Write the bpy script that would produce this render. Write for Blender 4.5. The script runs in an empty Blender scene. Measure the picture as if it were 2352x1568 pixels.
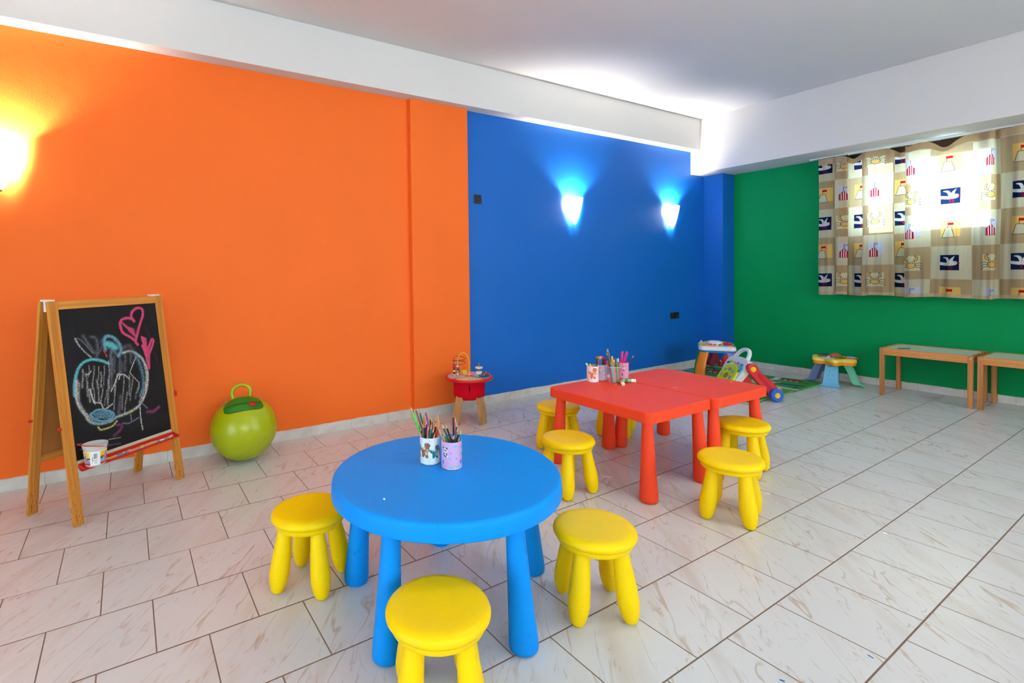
# A children's playroom: orange, blue and green walls, plastic stools and tables, toys on a tiled floor.
import bpy, bmesh, math, random
import numpy as np
from mathutils import Vector, Matrix
random.seed(7)
S = bpy.context.scene
COL = S.collection
PI = math.pi

# ------------------------------------------------------------------ materials
def srgb(c):
    return tuple(((x/255)/12.92 if x/255 <= .04045 else ((x/255+.055)/1.055)**2.4) for x in c[:3]) + (1.0,)

MATS = {}
def mat(name, c, rough=.45, spec=.4, var=.05, vscale=8., bump=.0, bscale=60., metal=0., trans=0., coat=0., alpha=1., scuff=None):
    if name in MATS: return MATS[name]
    m = bpy.data.materials.new(name); m.use_nodes = True
    nt = m.node_tree; b = nt.nodes['Principled BSDF']
    col = srgb(c)
    tc = nt.nodes.new('ShaderNodeTexCoord')
    nz = nt.nodes.new('ShaderNodeTexNoise'); nz.inputs['Scale'].default_value = vscale; nz.inputs['Detail'].default_value = 3
    nt.links.new(tc.outputs['Object'], nz.inputs['Vector'])
    mx = nt.nodes.new('ShaderNodeMix'); mx.data_type = 'RGBA'
    lo = tuple(max(0, x*(1-var)) for x in col[:3])+(1,); hi = tuple(min(1, x*(1+var)) for x in col[:3])+(1,)
    mx.inputs[6].default_value = lo; mx.inputs[7].default_value = hi
    nt.links.new(nz.outputs['Fac'], mx.inputs[0]); out = mx.outputs[2]
    if scuff:                              # sparse dark rub marks and scratches that belong to the surface
        for sc, lo_, hi_, st in ((7., .635, .70, .4), (38., .665, .72, .6)):
            ns = nt.nodes.new('ShaderNodeTexNoise'); ns.inputs['Scale'].default_value = sc; ns.inputs['Detail'].default_value = 7; ns.inputs['Roughness'].default_value = .7; ns.inputs['Distortion'].default_value = 1.4
            nt.links.new(tc.outputs['Object'], ns.inputs['Vector'])
            ms = nt.nodes.new('ShaderNodeMapRange'); ms.inputs[1].default_value = lo_; ms.inputs[2].default_value = hi_; ms.inputs[4].default_value = st
            nt.links.new(ns.outputs['Fac'], ms.inputs[0]); m5 = nt.nodes.new('ShaderNodeMix'); m5.data_type = 'RGBA'; m5.inputs[7].default_value = srgb(scuff)
            nt.links.new(ms.outputs[0], m5.inputs[0]); nt.links.new(out, m5.inputs[6]); out = m5.outputs[2]
    nt.links.new(out, b.inputs['Base Color'])
    b.inputs['Roughness'].default_value = rough; b.inputs['Specular IOR Level'].default_value = spec
    b.inputs['Metallic'].default_value = metal; b.inputs['Transmission Weight'].default_value = trans
    b.inputs['Coat Weight'].default_value = coat; b.inputs['Alpha'].default_value = alpha
    if bump:
        n2 = nt.nodes.new('ShaderNodeTexNoise'); n2.inputs['Scale'].default_value = bscale; n2.inputs['Detail'].default_value = 4
        nt.links.new(tc.outputs['Object'], n2.inputs['Vector'])
        bp = nt.nodes.new('ShaderNodeBump'); bp.inputs['Strength'].default_value = bump; bp.inputs['Distance'].default_value = .002
        nt.links.new(n2.outputs['Fac'], bp.inputs['Height']); nt.links.new(bp.outputs['Normal'], b.inputs['Normal'])
    MATS[name] = m
    return m

def wood(name, c1, c2, axis='Z', scale=14., rough=.5, dirt=None):
    """grain streaks that run along one object axis; dirt=(low, high, colour) wear near the foot of a leg"""
    if name in MATS: return MATS[name]
    m = bpy.data.materials.new(name); m.use_nodes = True
    nt = m.node_tree; b = nt.nodes['Principled BSDF']
    tc = nt.nodes.new('ShaderNodeTexCoord'); mp = nt.nodes.new('ShaderNodeMapping')
    sc = [scale*3]*3; sc['XYZ'.index(axis)] = scale*.12
    mp.inputs['Scale'].default_value = sc
    nt.links.new(tc.outputs['Object'], mp.inputs['Vector'])
    nz = nt.nodes.new('ShaderNodeTexNoise'); nz.inputs['Scale'].default_value = 1.; nz.inputs['Detail'].default_value = 5; nz.inputs['Distortion'].default_value = .6
    nt.links.new(mp.outputs['Vector'], nz.inputs['Vector'])
    cr = nt.nodes.new('ShaderNodeValToRGB'); cr.color_ramp.elements[0].position = .35; cr.color_ramp.elements[1].position = .65
    cr.color_ramp.elements[0].color = srgb(c1); cr.color_ramp.elements[1].color = srgb(c2)
    nt.links.new(nz.outputs['Fac'], cr.inputs['Fac'])
    out = cr.outputs['Color']
    if dirt:
        sx = nt.nodes.new('ShaderNodeSeparateXYZ'); nt.links.new(tc.outputs['Object'], sx.inputs[0])
        mr = nt.nodes.new('ShaderNodeMapRange'); mr.inputs[1].default_value = dirt[0]; mr.inputs[2].default_value = dirt[1]
        mr.inputs[3].default_value = .65; mr.inputs[4].default_value = 0
        nt.links.new(sx.outputs['Z'], mr.inputs[0])
        n3 = nt.nodes.new('ShaderNodeTexNoise'); n3.inputs['Scale'].default_value = 95; n3.inputs['Detail'].default_value = 6
        m3 = nt.nodes.new('ShaderNodeMapping'); m3.inputs['Scale'].default_value = (1.6, 1.6, .35)
        nt.links.new(tc.outputs['Object'], m3.inputs['Vector']); nt.links.new(m3.outputs[0], n3.inputs['Vector'])
        st = nt.nodes.new('ShaderNodeMapRange'); st.inputs[1].default_value = .53; st.inputs[2].default_value = .66
        nt.links.new(n3.outputs['Fac'], st.inputs[0])
        mu = nt.nodes.new('ShaderNodeMath'); mu.operation = 'MULTIPLY'
        nt.links.new(mr.outputs[0], mu.inputs[0]); nt.links.new(st.outputs[0], mu.inputs[1])
        mx = nt.nodes.new('ShaderNodeMix'); mx.data_type = 'RGBA'; mx.inputs[7].default_value = srgb(dirt[2])
        nt.links.new(mu.outputs[0], mx.inputs[0]); nt.links.new(out, mx.inputs[6]); out = mx.outputs[2]
    nt.links.new(out, b.inputs['Base Color']); b.inputs['Roughness'].default_value = rough; b.inputs['Specular IOR Level'].default_value = .3
    bp = nt.nodes.new('ShaderNodeBump'); bp.inputs['Strength'].default_value = .12; bp.inputs['Distance'].default_value = .001
    nt.links.new(nz.outputs['Fac'], bp.inputs['Height']); nt.links.new(bp.outputs['Normal'], b.inputs['Normal'])
    MATS[name] = m
    return m

def paint(name, c, rough=.6, streak=.06, bumps=.25, spec=.12):
    """hand-rolled wall paint: soft blotches and roller texture"""
    if name in MATS: return MATS[name]
    m = bpy.data.materials.new(name); m.use_nodes = True
    nt = m.node_tree; b = nt.nodes['Principled BSDF']
    tc = nt.nodes.new('ShaderNodeTexCoord')
    n1 = nt.nodes.new('ShaderNodeTexNoise'); n1.inputs['Scale'].default_value = 1.3; n1.inputs['Detail'].default_value = 6
    nt.links.new(tc.outputs['Object'], n1.inputs['Vector'])
    col = srgb(c); mx = nt.nodes.new('ShaderNodeMix'); mx.data_type = 'RGBA'
    mx.inputs[6].default_value = tuple(x*(1-streak) for x in col[:3])+(1,); mx.inputs[7].default_value = tuple(min(1, x*(1+streak)) for x in col[:3])+(1,)
    nt.links.new(n1.outputs['Fac'], mx.inputs[0]); nt.links.new(mx.outputs[2], b.inputs['Base Color'])
    n2 = nt.nodes.new('ShaderNodeTexNoise'); n2.inputs['Scale'].default_value = 90; n2.inputs['Detail'].default_value = 3
    nt.links.new(tc.outputs['Object'], n2.inputs['Vector'])
    n3 = nt.nodes.new('ShaderNodeTexNoise'); n3.inputs['Scale'].default_value = 5; n3.inputs['Detail'].default_value = 2
    nt.links.new(tc.outputs['Object'], n3.inputs['Vector'])
    ad = nt.nodes.new('ShaderNodeMath'); ad.operation = 'MULTIPLY_ADD'; ad.inputs[1].default_value = 4
    nt.links.new(n3.outputs['Fac'], ad.inputs[0]); nt.links.new(n2.outputs['Fac'], ad.inputs[2])
    bp = nt.nodes.new('ShaderNodeBump'); bp.inputs['Strength'].default_value = bumps; bp.inputs['Distance'].default_value = .003
    nt.links.new(ad.outputs[0], bp.inputs['Height']); nt.links.new(bp.outputs['Normal'], b.inputs['Normal'])
    b.inputs['Roughness'].default_value = rough; b.inputs['Specular IOR Level'].default_value = spec
    MATS[name] = m
    return m

# ------------------------------------------------------------------ drawn patterns (made here in memory, nothing is loaded)
class Canvas:
    def __init__(s, w, h, bg, asp=1.):
        s.w, s.h, s.asp = w, h, asp            # asp = real width / real height, so circles stay round
        s.a = np.zeros((h, w, 3), np.float32); s.a[:] = np.array(bg, np.float32)
        yy, xx = np.mgrid[0:h, 0:w]
        s.x = (xx+.5)/w*asp; s.y = (yy+.5)/h
    def put(s, m, c): s.a[m] = c
    def poly(s, pts, c):
        m = np.zeros((s.h, s.w), bool); n = len(pts)
        for i in range(n):
            (x0, y0), (x1, y1) = pts[i], pts[(i+1) % n]
            if y0 == y1: continue
            m ^= ((s.y >= y0) != (s.y >= y1)) & (s.x < (x1-x0)*(s.y-y0)/(y1-y0)+x0)
        s.put(m, c); return m
    def rect(s, x0, y0, x1, y1, c): s.put((s.x >= x0) & (s.x < x1) & (s.y >= y0) & (s.y < y1), c)
    def ell(s, cx, cy, rx, ry, c, rot=0):
        dx, dy = s.x-cx, s.y-cy; k, q = math.cos(rot), math.sin(rot)
        m = ((dx*k+dy*q)/rx)**2+((-dx*q+dy*k)/ry)**2 < 1
        if c is not None: s.put(m, c)
        return m
    def dist(s, pts):
        d = np.full((s.h, s.w), 9., np.float32)
        for (x0, y0), (x1, y1) in zip(pts, pts[1:]):
            vx, vy = x1-x0, y1-y0; L = vx*vx+vy*vy+1e-12
            t = np.clip(((s.x-x0)*vx+(s.y-y0)*vy)/L, 0, 1)
            d = np.minimum(d, np.hypot(s.x-x0-t*vx, s.y-y0-t*vy))
        return d
    def line(s, pts, wd, c): s.put(s.dist(pts) < wd/2, c)
    def image(s, name):
        im = bpy.data.images.new(name, s.w, s.h, alpha=False)
        px = np.ones((s.h, s.w, 4), np.float32); px[..., :3] = np.clip(s.a/255, 0, 1)
        im.pixels.foreach_set(px.ravel()); im.update(); im.pack()
        return im

def printed(name, canvas, rough=.5, spec=.4, coat=0.):
    m = bpy.data.materials.new(name); m.use_nodes = True
    nt = m.node_tree; b = nt.nodes['Principled BSDF']
    t = nt.nodes.new('ShaderNodeTexImage'); t.image = canvas.image(name)
    uv = nt.nodes.new('ShaderNodeUVMap'); uv.uv_map = 'UVMap'
    nt.links.new(uv.outputs[0], t.inputs['Vector']); nt.links.new(t.outputs['Color'], b.inputs['Base Color'])
    b.inputs['Roughness'].default_value = rough; b.inputs['Specular IOR Level'].default_value = spec; b.inputs['Coat Weight'].default_value = coat
    MATS[name] = m
    return m

# ------------------------------------------------------------------ mesh builder
class MB:
    def __init__(s): s.v = []; s.f = []; s.uv = {}; s.mi = []
    def add(s, verts, faces, mi=0, M=None):
        o = len(s.v)
        s.v += [tuple(M @ Vector(p)) if M is not None else tuple(p) for p in verts]
        s.f += [tuple(o+i for i in f) for f in faces]; s.mi += [mi]*len(faces)
        return s
    def bm(s, b, M=None, mi=0):
        b.verts.index_update()
        s.add([v.co[:] for v in b.verts], [[v.index for v in f.verts] for f in b.faces], mi, M); b.free(); return s
    def box(s, x0, y0, z0, x1, y1, z1, bev=0., seg=2, M=None, mi=0):
        b = bmesh.new(); bmesh.ops.create_cube(b, size=1)
        bmesh.ops.scale(b, vec=(x1-x0, y1-y0, z1-z0), verts=b.verts)
        bmesh.ops.translate(b, vec=((x0+x1)/2, (y0+y1)/2, (z0+z1)/2), verts=b.verts)
        if bev: bmesh.ops.bevel(b, geom=b.edges[:], offset=bev, segments=seg, profile=.5, affect='EDGES')
        return s.bm(b, M, mi)
    def lathe(s, prof, seg=32, M=None, mi=0, cap0=True, cap1=True):
        n = len(prof); vs = []; fs = []
        for r, z in prof:
            for k in range(seg):
                a = 2*PI*k/seg; vs.append((r*math.cos(a), r*math.sin(a), z))
        for i in range(n-1):
            for k in range(seg):
                k2 = (k+1) % seg
                fs.append((i*seg+k, i*seg+k2, (i+1)*seg+k2, (i+1)*seg+k))
        if cap0: fs.append(tuple(range(seg-1, -1, -1)))
        if cap1: fs.append(tuple((n-1)*seg+k for k in range(seg)))
        return s.add(vs, fs, mi, M)
    def prism(s, out, z0, z1, bev=0., seg=2, M=None, mi=0, taper=1., both=False):
        b = bmesh.new(); n = len(out)
        lo = [b.verts.new((x, y, z0)) for x, y in out]; hi = [b.verts.new((x*taper, y*taper, z1)) for x, y in out]
        b.faces.new(lo[::-1]); top = b.faces.new(hi)
        for i in range(n): b.faces.new((lo[i], lo[(i+1) % n], hi[(i+1) % n], hi[i]))
        bmesh.ops.recalc_face_normals(b, faces=b.faces[:])
        if bev:
            g = [e for e in top.edges]
            if both: g += [e for e in b.edges if e.verts[0].co.z == z0 and e.verts[1].co.z == z0]
            bmesh.ops.bevel(b, geom=g, offset=bev, segments=seg, profile=.5, affect='EDGES')
        return s.bm(b, M, mi)
    def tube(s, pts, r, seg=10, M=None, mi=0, closed=False, cap=True):
        P = [Vector(p) for p in pts]; n = len(P); R = r if hasattr(r, '__len__') else [r]*n
        vs = []; fs = []; up = None
        for i in range(n):
            t = (P[(i+1) % n]-P[i-1]) if closed else (P[min(i+1, n-1)]-P[max(i-1, 0)])
            t.normalize()
            if up is None: up = t.orthogonal().normalized()
            up = (up-t*up.dot(t)).normalized(); si = t.cross(up)
            for k in range(seg):
                a = 2*PI*k/seg; vs.append(P[i]+up*R[i]*math.cos(a)+si*R[i]*math.sin(a))
        for i in range(n if closed else n-1):
            j = (i+1) % n
            for k in range(seg):
                k2 = (k+1) % seg; fs.append((i*seg+k, i*seg+k2, j*seg+k2, j*seg+k))
        if cap and not closed:
            fs.append(tuple(range(seg-1, -1, -1))); fs.append(tuple((n-1)*seg+k for k in range(seg)))
        return s.add(vs, fs, mi, M)
    def strap(s, path, side, widths, th, M=None, mi=0, bulge=0., crease=0):
        """curved plate: swept rounded-rectangle section; side = unit vector of its width"""
        P = [Vector(p) for p in path]; n = len(P); sd = Vector(side).normalized(); vs = []; fs = []
        W = widths if hasattr(widths, '__len__') else [widths]*n
        T = th if hasattr(th, '__len__') else [th]*n
        for i in range(n):
            t = (P[min(i+1, n-1)]-P[max(i-1, 0)]).normalized(); nn = t.cross(sd).normalized()
            w = W[i]/2; h = T[i]/2; c = min(w, h)*.45
            prof = [(-w+c, -h), (w-c, -h), (w, -h+c), (w, h-c), (w-c, h), (w*.4, h+bulge), (-w*.4, h+bulge), (-w+c, h), (-w, h-c), (-w, -h+c)]
            for a, b in prof: vs.append(P[i]+sd*a+nn*b)
        m = 10
        for i in range(n-1):
            for k in range(m):
                k2 = (k+1) % m; fs.append((i*m+k, i*m+k2, (i+1)*m+k2, (i+1)*m+k))
        fs.append(tuple(range(m-1, -1, -1))); fs.append(tuple((n-1)*m+k for k in range(m)))
        return s.add(vs, fs, mi, M)
    def sphere(s, c, r, seg=16, rings=10, M=None, mi=0):
        rx, ry, rz = r if hasattr(r, '__len__') else (r, r, r)
        b = bmesh.new(); bmesh.ops.create_uvsphere(b, u_segments=seg, v_segments=rings, radius=1)
        bmesh.ops.scale(b, vec=(rx, ry, rz), verts=b.verts); bmesh.ops.translate(b, vec=c, verts=b.verts)
        return s.bm(b, M, mi)
    def build(s, name, m, parent=None, sharp=38, uvf=None, recalc=True):
        me = bpy.data.meshes.new(name); me.from_pydata(s.v, [], s.f)
        for x in (m if isinstance(m, (list, tuple)) else [m]): me.materials.append(x)
        for p, k in zip(me.polygons, s.mi): p.material_index = k
        if recalc:
            b = bmesh.new(); b.from_mesh(me); bmesh.ops.recalc_face_normals(b, faces=b.faces[:]); b.to_mesh(me); b.free()
        me.polygons.foreach_set('use_smooth', [True]*len(me.polygons))
        me.set_sharp_from_angle(angle=math.radians(sharp))
        if uvf:
            L = me.uv_layers.new(name='UVMap')
            for p in me.polygons:
                for li in p.loop_indices: L.data[li].uv = uvf(me.vertices[me.loops[li].vertex_index].co, p)
        me.update()
        o = bpy.data.objects.new(name, me); COL.objects.link(o)
        w = o.modifiers.new('weighted normals', 'WEIGHTED_NORMAL'); w.keep_sharp = True; w.weight = 60
        if parent is not None: o.parent = parent
        return o

def thing(name, label, cat, loc=(0, 0, 0), rz=0., group=None, rot=None):
    o = bpy.data.objects.new(name, None); COL.objects.link(o); o.empty_display_size = .05
    o.location = loc; o.rotation_euler = rot if rot else (0, 0, rz)
    return tag(o, label, cat, group)
def tag(o, label, cat, group=None):
    o['label'] = label; o['category'] = cat
    if group: o['group'] = group
    return o
def struct(o): o['kind'] = 'structure'; return o
def dup(root, loc, rz, label, group=None):
    r = root.copy(); COL.objects.link(r); r.location = loc; r.rotation_euler = (0, 0, rz); r['label'] = label
    if group: r['group'] = group
    for ch in list(root.children):
        c = ch.copy(); COL.objects.link(c); c.parent = r
        for g in list(ch.children):
            d = g.copy(); COL.objects.link(d); d.parent = c
    return r
def spline(P, n):
    """Catmull-Rom through points, n samples per span"""
    P = [np.array(p, float) for p in P]; out = []
    Q = [2*P[0]-P[1]]+P+[2*P[-1]-P[-2]]
    for i in range(1, len(Q)-2):
        a, b, c, d = Q[i-1], Q[i], Q[i+1], Q[i+2]
        for k in range(n):
            t = k/n
            out.append(.5*((2*b)+(c-a)*t+(2*a-5*b+4*c-d)*t*t+(-a+3*b-3*c+d)*t**3))
    out.append(P[-1]); return [tuple(p) for p in out]
def frame(o, x, y, z):
    M = Matrix.Identity(4)
    for i, v in enumerate((x, y, z)):
        for r in range(3): M[r][i] = v[r]
    for r in range(3): M[r][3] = o[r]
    return M
def T(x, y, z): return Matrix.Translation((x, y, z))
def RZ(a): return Matrix.Rotation(a, 4, 'Z')
def rrect(x0, y0, x1, y1, r, n=5):
    out = []
    for cx, cy, a0 in ((x1-r, y1-r, 0), (x0+r, y1-r, 90), (x0+r, y0+r, 180), (x1-r, y0+r, 270)):
        for k in range(n+1):
            a = math.radians(a0+90*k/n); out.append((cx+r*math.cos(a), cy+r*math.sin(a)))
    return out

# ------------------------------------------------------------------ colours and light levels
EXPOSURE = 0.46
C_OR, C_BL, C_GR = (250, 113, 42), (13, 99, 189), (0, 145, 78)
C_YEL, C_TB, C_TR, C_TILE = (255, 211, 0), (0, 145, 238), (246, 74, 40), (214, 213, 211)
SKY = ((.75, .88, 1., 1), 2.0)
P_RIGHT, P_FRONT, P_BACK, P_LAMP, E_SHADE, P_FILL = (68, 90), 100, 50, 64., 6., (80, 40)
CURT_T = .10

# ------------------------------------------------------------------ camera
cam = bpy.data.cameras.new('camera'); co = bpy.data.objects.new('camera', cam); COL.objects.link(co)
F = 1168.4812; cam.sensor_fit = 'HORIZONTAL'; cam.sensor_width = 36; cam.lens = F/2352*36
cam.shift_x = (1176-1012.05)/2352; cam.shift_y = -(784-652.58)/2352; cam.clip_start = .02
yaw, pit, rol = 2.59198275, -.02339151, -.01513487
f = Vector((math.cos(yaw)*math.cos(pit), math.sin(yaw)*math.cos(pit), math.sin(pit)))
r = Vector((math.sin(yaw), -math.cos(yaw), 0)); u = r.cross(f)
r2 = r*math.cos(rol)+u*math.sin(rol); u2 = -r*math.sin(rol)+u*math.cos(rol)
co.matrix_world = frame((3.9533, .4639, 1.273), r2, u2, -f)
S.camera = co
S.view_settings.view_transform = 'Standard'; S.view_settings.look = 'None'; S.view_settings.gamma = 1
S.view_settings.use_curve_mapping = False; S.view_settings.exposure = EXPOSURE

# ------------------------------------------------------------------ the room
ZC, YB, XR, YF = 3.165, 7.265, 5.9, -2.8          # ceiling, green wall, right wall, wall behind the camera
WT = .22
m_or = paint('orange_wall_paint', C_OR, .55); m_bl = paint('blue_wall_paint', C_BL, .45, spec=.33); m_gr = paint('green_wall_paint', C_GR, .55)
m_wh = paint('white_emulsion', (218, 214, 211), .7, .02, .15)

def floor_material():
    m = bpy.data.materials.new('marbled_floor_tiles'); m.use_nodes = True
    nt = m.node_tree; b = nt.nodes['Principled BSDF']; N = nt.nodes.new; K = nt.links.new
    def math_(op, a, bb=None, c=None):
        n = N('ShaderNodeMath'); n.operation = op
        for i, v in enumerate((a, bb, c)):
            if v is None: continue
            if isinstance(v, (int, float)): n.inputs[i].default_value = v
            else: K(v, n.inputs[i])
        return n.outputs[0]
    g = N('ShaderNodeNewGeometry'); mp = N('ShaderNodeMapping'); mp.vector_type = 'POINT'
    mp.inputs['Rotation'].default_value = (0, 0, -.00426486); K(g.outputs['Position'], mp.inputs['Vector'])
    sx = N('ShaderNodeSeparateXYZ'); K(mp.outputs[0], sx.inputs[0])
    W, L = .33315, .33409
    v = math_('DIVIDE', sx.outputs['X'], W); row = math_('FLOOR', v); fv = math_('SUBTRACT', v, row)
    odd = math_('ABSOLUTE', math_('MODULO', row, 2))
    u0 = math_('DIVIDE', sx.outputs['Y'], L); uo = math_('SUBTRACT', u0, math_('MULTIPLY', odd, .511))
    col = math_('FLOOR', uo); fu = math_('SUBTRACT', uo, col)
    ev = math_('MULTIPLY', math_('MINIMUM', fv, math_('SUBTRACT', 1, fv)), W)
    eu = math_('MULTIPLY', math_('MINIMUM', fu, math_('SUBTRACT', 1, fu)), L)
    # grout width differs a little from joint to joint
    wn0 = N('ShaderNodeTexWhiteNoise'); wn0.noise_dimensions = '1D'; K(math_('ROUND', v), wn0.inputs['W'])
    gw = math_('MULTIPLY_ADD', wn0.outputs['Value'], .0016, .0016)
    e = math_('MINIMUM', math_('SUBTRACT', ev, gw), math_('SUBTRACT', eu, .0021))
    gr = N('ShaderNodeMapRange'); gr.inputs[1].default_value = -.0003; gr.inputs[2].default_value = .0005; gr.inputs[3].default_value = 1; gr.inputs[4].default_value = 0
    K(e, gr.inputs[0])
    cb = N('ShaderNodeCombineXYZ'); K(row, cb.inputs[0]); K(col, cb.inputs[1])
    wn = N('ShaderNodeTexWhiteNoise'); wn.noise_dimensions = '3D'; K(cb.outputs[0], wn.inputs['Vector'])
    # veins: diagonal stretched coordinates, shifted from tile to tile
    mr0 = N('ShaderNodeMapping'); mr0.vector_type = 'POINT'; mr0.inputs['Rotation'].default_value = (0, 0, math.radians(38)); K(g.outputs['Position'], mr0.inputs['Vector'])
    mv = N('ShaderNodeMapping'); mv.vector_type = 'POINT'; mv.inputs['Scale'].default_value = (.75, 3.3, 1); K(mr0.outputs[0], mv.inputs['Vector'])
    vs = N('ShaderNodeVectorMath'); vs.operation = 'SCALE'; K(wn.outputs['Color'], vs.inputs[0]); vs.inputs['Scale'].default_value = 37
    va = N('ShaderNodeVectorMath'); va.operation = 'ADD'; K(mv.outputs[0], va.inputs[0]); K(vs.outputs[0], va.inputs[1])
    n1 = N('ShaderNodeTexNoise'); n1.inputs['Scale'].default_value = 2.3; n1.inputs['Detail'].default_value = 3.2; n1.inputs['Roughness'].default_value = .5; n1.inputs['Distortion'].default_value = .4
    K(va.outputs[0], n1.inputs['Vector'])
    vein = math_('ABSOLUTE', math_('SUBTRACT', n1.outputs['Fac'], .5))
    vm = N('ShaderNodeMapRange'); vm.inputs[1].default_value = .0; vm.inputs[2].default_value = .013; vm.inputs[3].default_value = 1; vm.inputs[4].default_value = 0; K(vein, vm.inputs[0])
    n2 = N('ShaderNodeTexNoise'); n2.inputs['Scale'].default_value = 4.5; n2.inputs['Detail'].default_value = 3; K(va.outputs[0], n2.inputs['Vector'])
    pm = N('ShaderNodeMapRange'); pm.inputs[1].default_value = .42; pm.inputs[2].default_value = .6; K(n2.outputs['Fac'], pm.inputs[0])
    n4 = N('ShaderNodeTexNoise'); n4.inputs['Scale'].default_value = 4.6; n4.inputs['Detail'].default_value = 3; n4.inputs['Distortion'].default_value = .9
    vb = N('ShaderNodeVectorMath'); vb.operation = 'ADD'; K(va.outputs[0], vb.inputs[0]); vb.inputs[1].default_value = (5.3, 1.7, 8.1); K(vb.outputs[0], n4.inputs['Vector'])
    v4 = N('ShaderNodeMapRange'); v4.inputs[1].default_value = 0; v4.inputs[2].default_value = .014; v4.inputs[3].default_value = .7; v4.inputs[4].default_value = 0; K(math_('ABSOLUTE', math_('SUBTRACT', n4.outputs['Fac'], .5)), v4.inputs[0])
    p4 = N('ShaderNodeMapRange'); p4.inputs[1].default_value = .52; p4.inputs[2].default_value = .42; K(n2.outputs['Fac'], p4.inputs[0])
    veinf = math_('MULTIPLY', math_('ADD', math_('MULTIPLY', vm.outputs[0], pm.outputs[0]), math_('MULTIPLY', v4.outputs[0], p4.outputs[0])), .68)
    cl = N('ShaderNodeMapRange'); cl.inputs[1].default_value = .53; cl.inputs[2].default_value = .75; cl.inputs[3].default_value = 0; cl.inputs[4].default_value = .36; K(n1.outputs['Fac'], cl.inputs[0])
    base = N('ShaderNodeMix'); base.data_type = 'RGBA'; base.inputs[6].default_value = srgb(C_TILE); base.inputs[7].default_value = srgb((186, 164, 138))
    K(math_('MULTIPLY', cl.outputs[0], 1), base.inputs[0])
    m2 = N('ShaderNodeMix'); m2.data_type = 'RGBA'; m2.inputs[7].default_value = srgb((176, 148, 116)); K(veinf, m2.inputs[0]); K(base.outputs[2], m2.inputs[6])
    # specks of dirt trodden into the floor
    vo = N('ShaderNodeTexVoronoi'); vo.feature = 'F1'; vo.inputs['Scale'].default_value = 5.5; K(g.outputs['Position'], vo.inputs['Vector'])
    sp = N('ShaderNodeMapRange'); sp.inputs[1].default_value = .012; sp.inputs[2].default_value = .02; sp.inputs[3].default_value = .75; sp.inputs[4].default_value = 0; K(vo.outputs['Distance'], sp.inputs[0])
    m3 = N('ShaderNodeMix'); m3.data_type = 'RGBA'; m3.inputs[7].default_value = srgb((70, 58, 50)); K(sp.outputs[0], m3.inputs[0]); K(m2.outputs[2], m3.inputs[6])
    m4 = N('ShaderNodeMix'); m4.data_type = 'RGBA'; m4.inputs[7].default_value = srgb((126, 102, 86)); K(gr.outputs[0], m4.inputs[0]); K(m3.outputs[2], m4.inputs[6])
    K(m4.outputs[2], b.inputs['Base Color'])
    rg = math_('MULTIPLY_ADD', gr.outputs[0], .5, .26); K(rg, b.inputs['Roughness']); b.inputs['Specular IOR Level'].default_value = .4
    hh = math_('MULTIPLY', gr.outputs[0], -1); bp = N('ShaderNodeBump'); bp.inputs['Strength'].default_value = .5; bp.inputs['Distance'].default_value = .002
    K(hh, bp.inputs['Height']); K(bp.outputs[0], b.inputs['Normal'])
    return m
struct(MB().box(-WT, YF-WT, -.1, XR+WT, YB+WT, 0).build('floor', floor_material()))
struct(MB().box(-WT, YF-WT, ZC, XR+WT, YB+WT, ZC+.15).build('ceiling', m_wh))
YP0, YP1 = 2.572, 3.172                                # orange pilaster
struct(MB().box(-WT, YF, 0, 0, YP1, ZC).build('wall_left', m_or))
struct(MB().box(-WT, YP1, 0, 0, YB+WT, ZC).build('wall_left_far', m_bl))
struct(MB().box(0, YP0, 0, .05, YP1, 2.78, .004).build('trim_1', m_or))
def holed(b, a0, a1, z0, z1, holes, mk):
    """wall slab with rectangular openings; mk(a0,a1,z0,z1) adds one box"""
    c = a0
    for h0, h1, hz0, hz1 in sorted(holes):
        mk(c, h0, z0, z1); mk(h0, h1, z0, hz0); mk(h0, h1, hz1, z1); c = h1
    mk(c, a1, z0, z1)
    return b
WX0, WX1, WZ0, WZ1 = 1.50, 2.665, 1.55, 2.44           # window in the green wall
b = MB(); holed(b, 0, XR+WT, 0, ZC, [(WX0, WX1, WZ0, WZ1)], lambda a0, a1, z0, z1: b.box(a0, YB, z0, a1, YB+WT, z1))
struct(b.build('wall_back', m_gr))
RW = [(-.6, 2.0, .9, 2.45), (3.2, 6.0, .9, 2.45)]     # two windows in the right-hand wall
b = MB(); holed(b, YF, YB, 0, ZC, RW, lambda a0, a1, z0, z1: b.box(XR, a0, z0, XR+WT, a1, z1))
struct(b.build('wall_right', m_wh))
FD = [(2.2, 5.0, 0.05, 2.3)]                           # glazed doors behind the camera
b = MB(); holed(b, -WT, XR+WT, 0, ZC, FD, lambda a0, a1, z0, z1: b.box(a0, YF-WT, z0, a1, YF, z1))
struct(b.build('wall_front', m_wh))
struct(MB().box(0, YF, 2.78, .13, 6.716, ZC, .003).build('trim_3', m_wh))
struct(MB().box(0, 6.716, 2.492, XR, YB, ZC, .003).build('trim_4', m_wh))
struct(MB().box(0, 7.005, 0, .258, YB, 2.492, .003).build('trim_2', m_bl))
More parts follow.
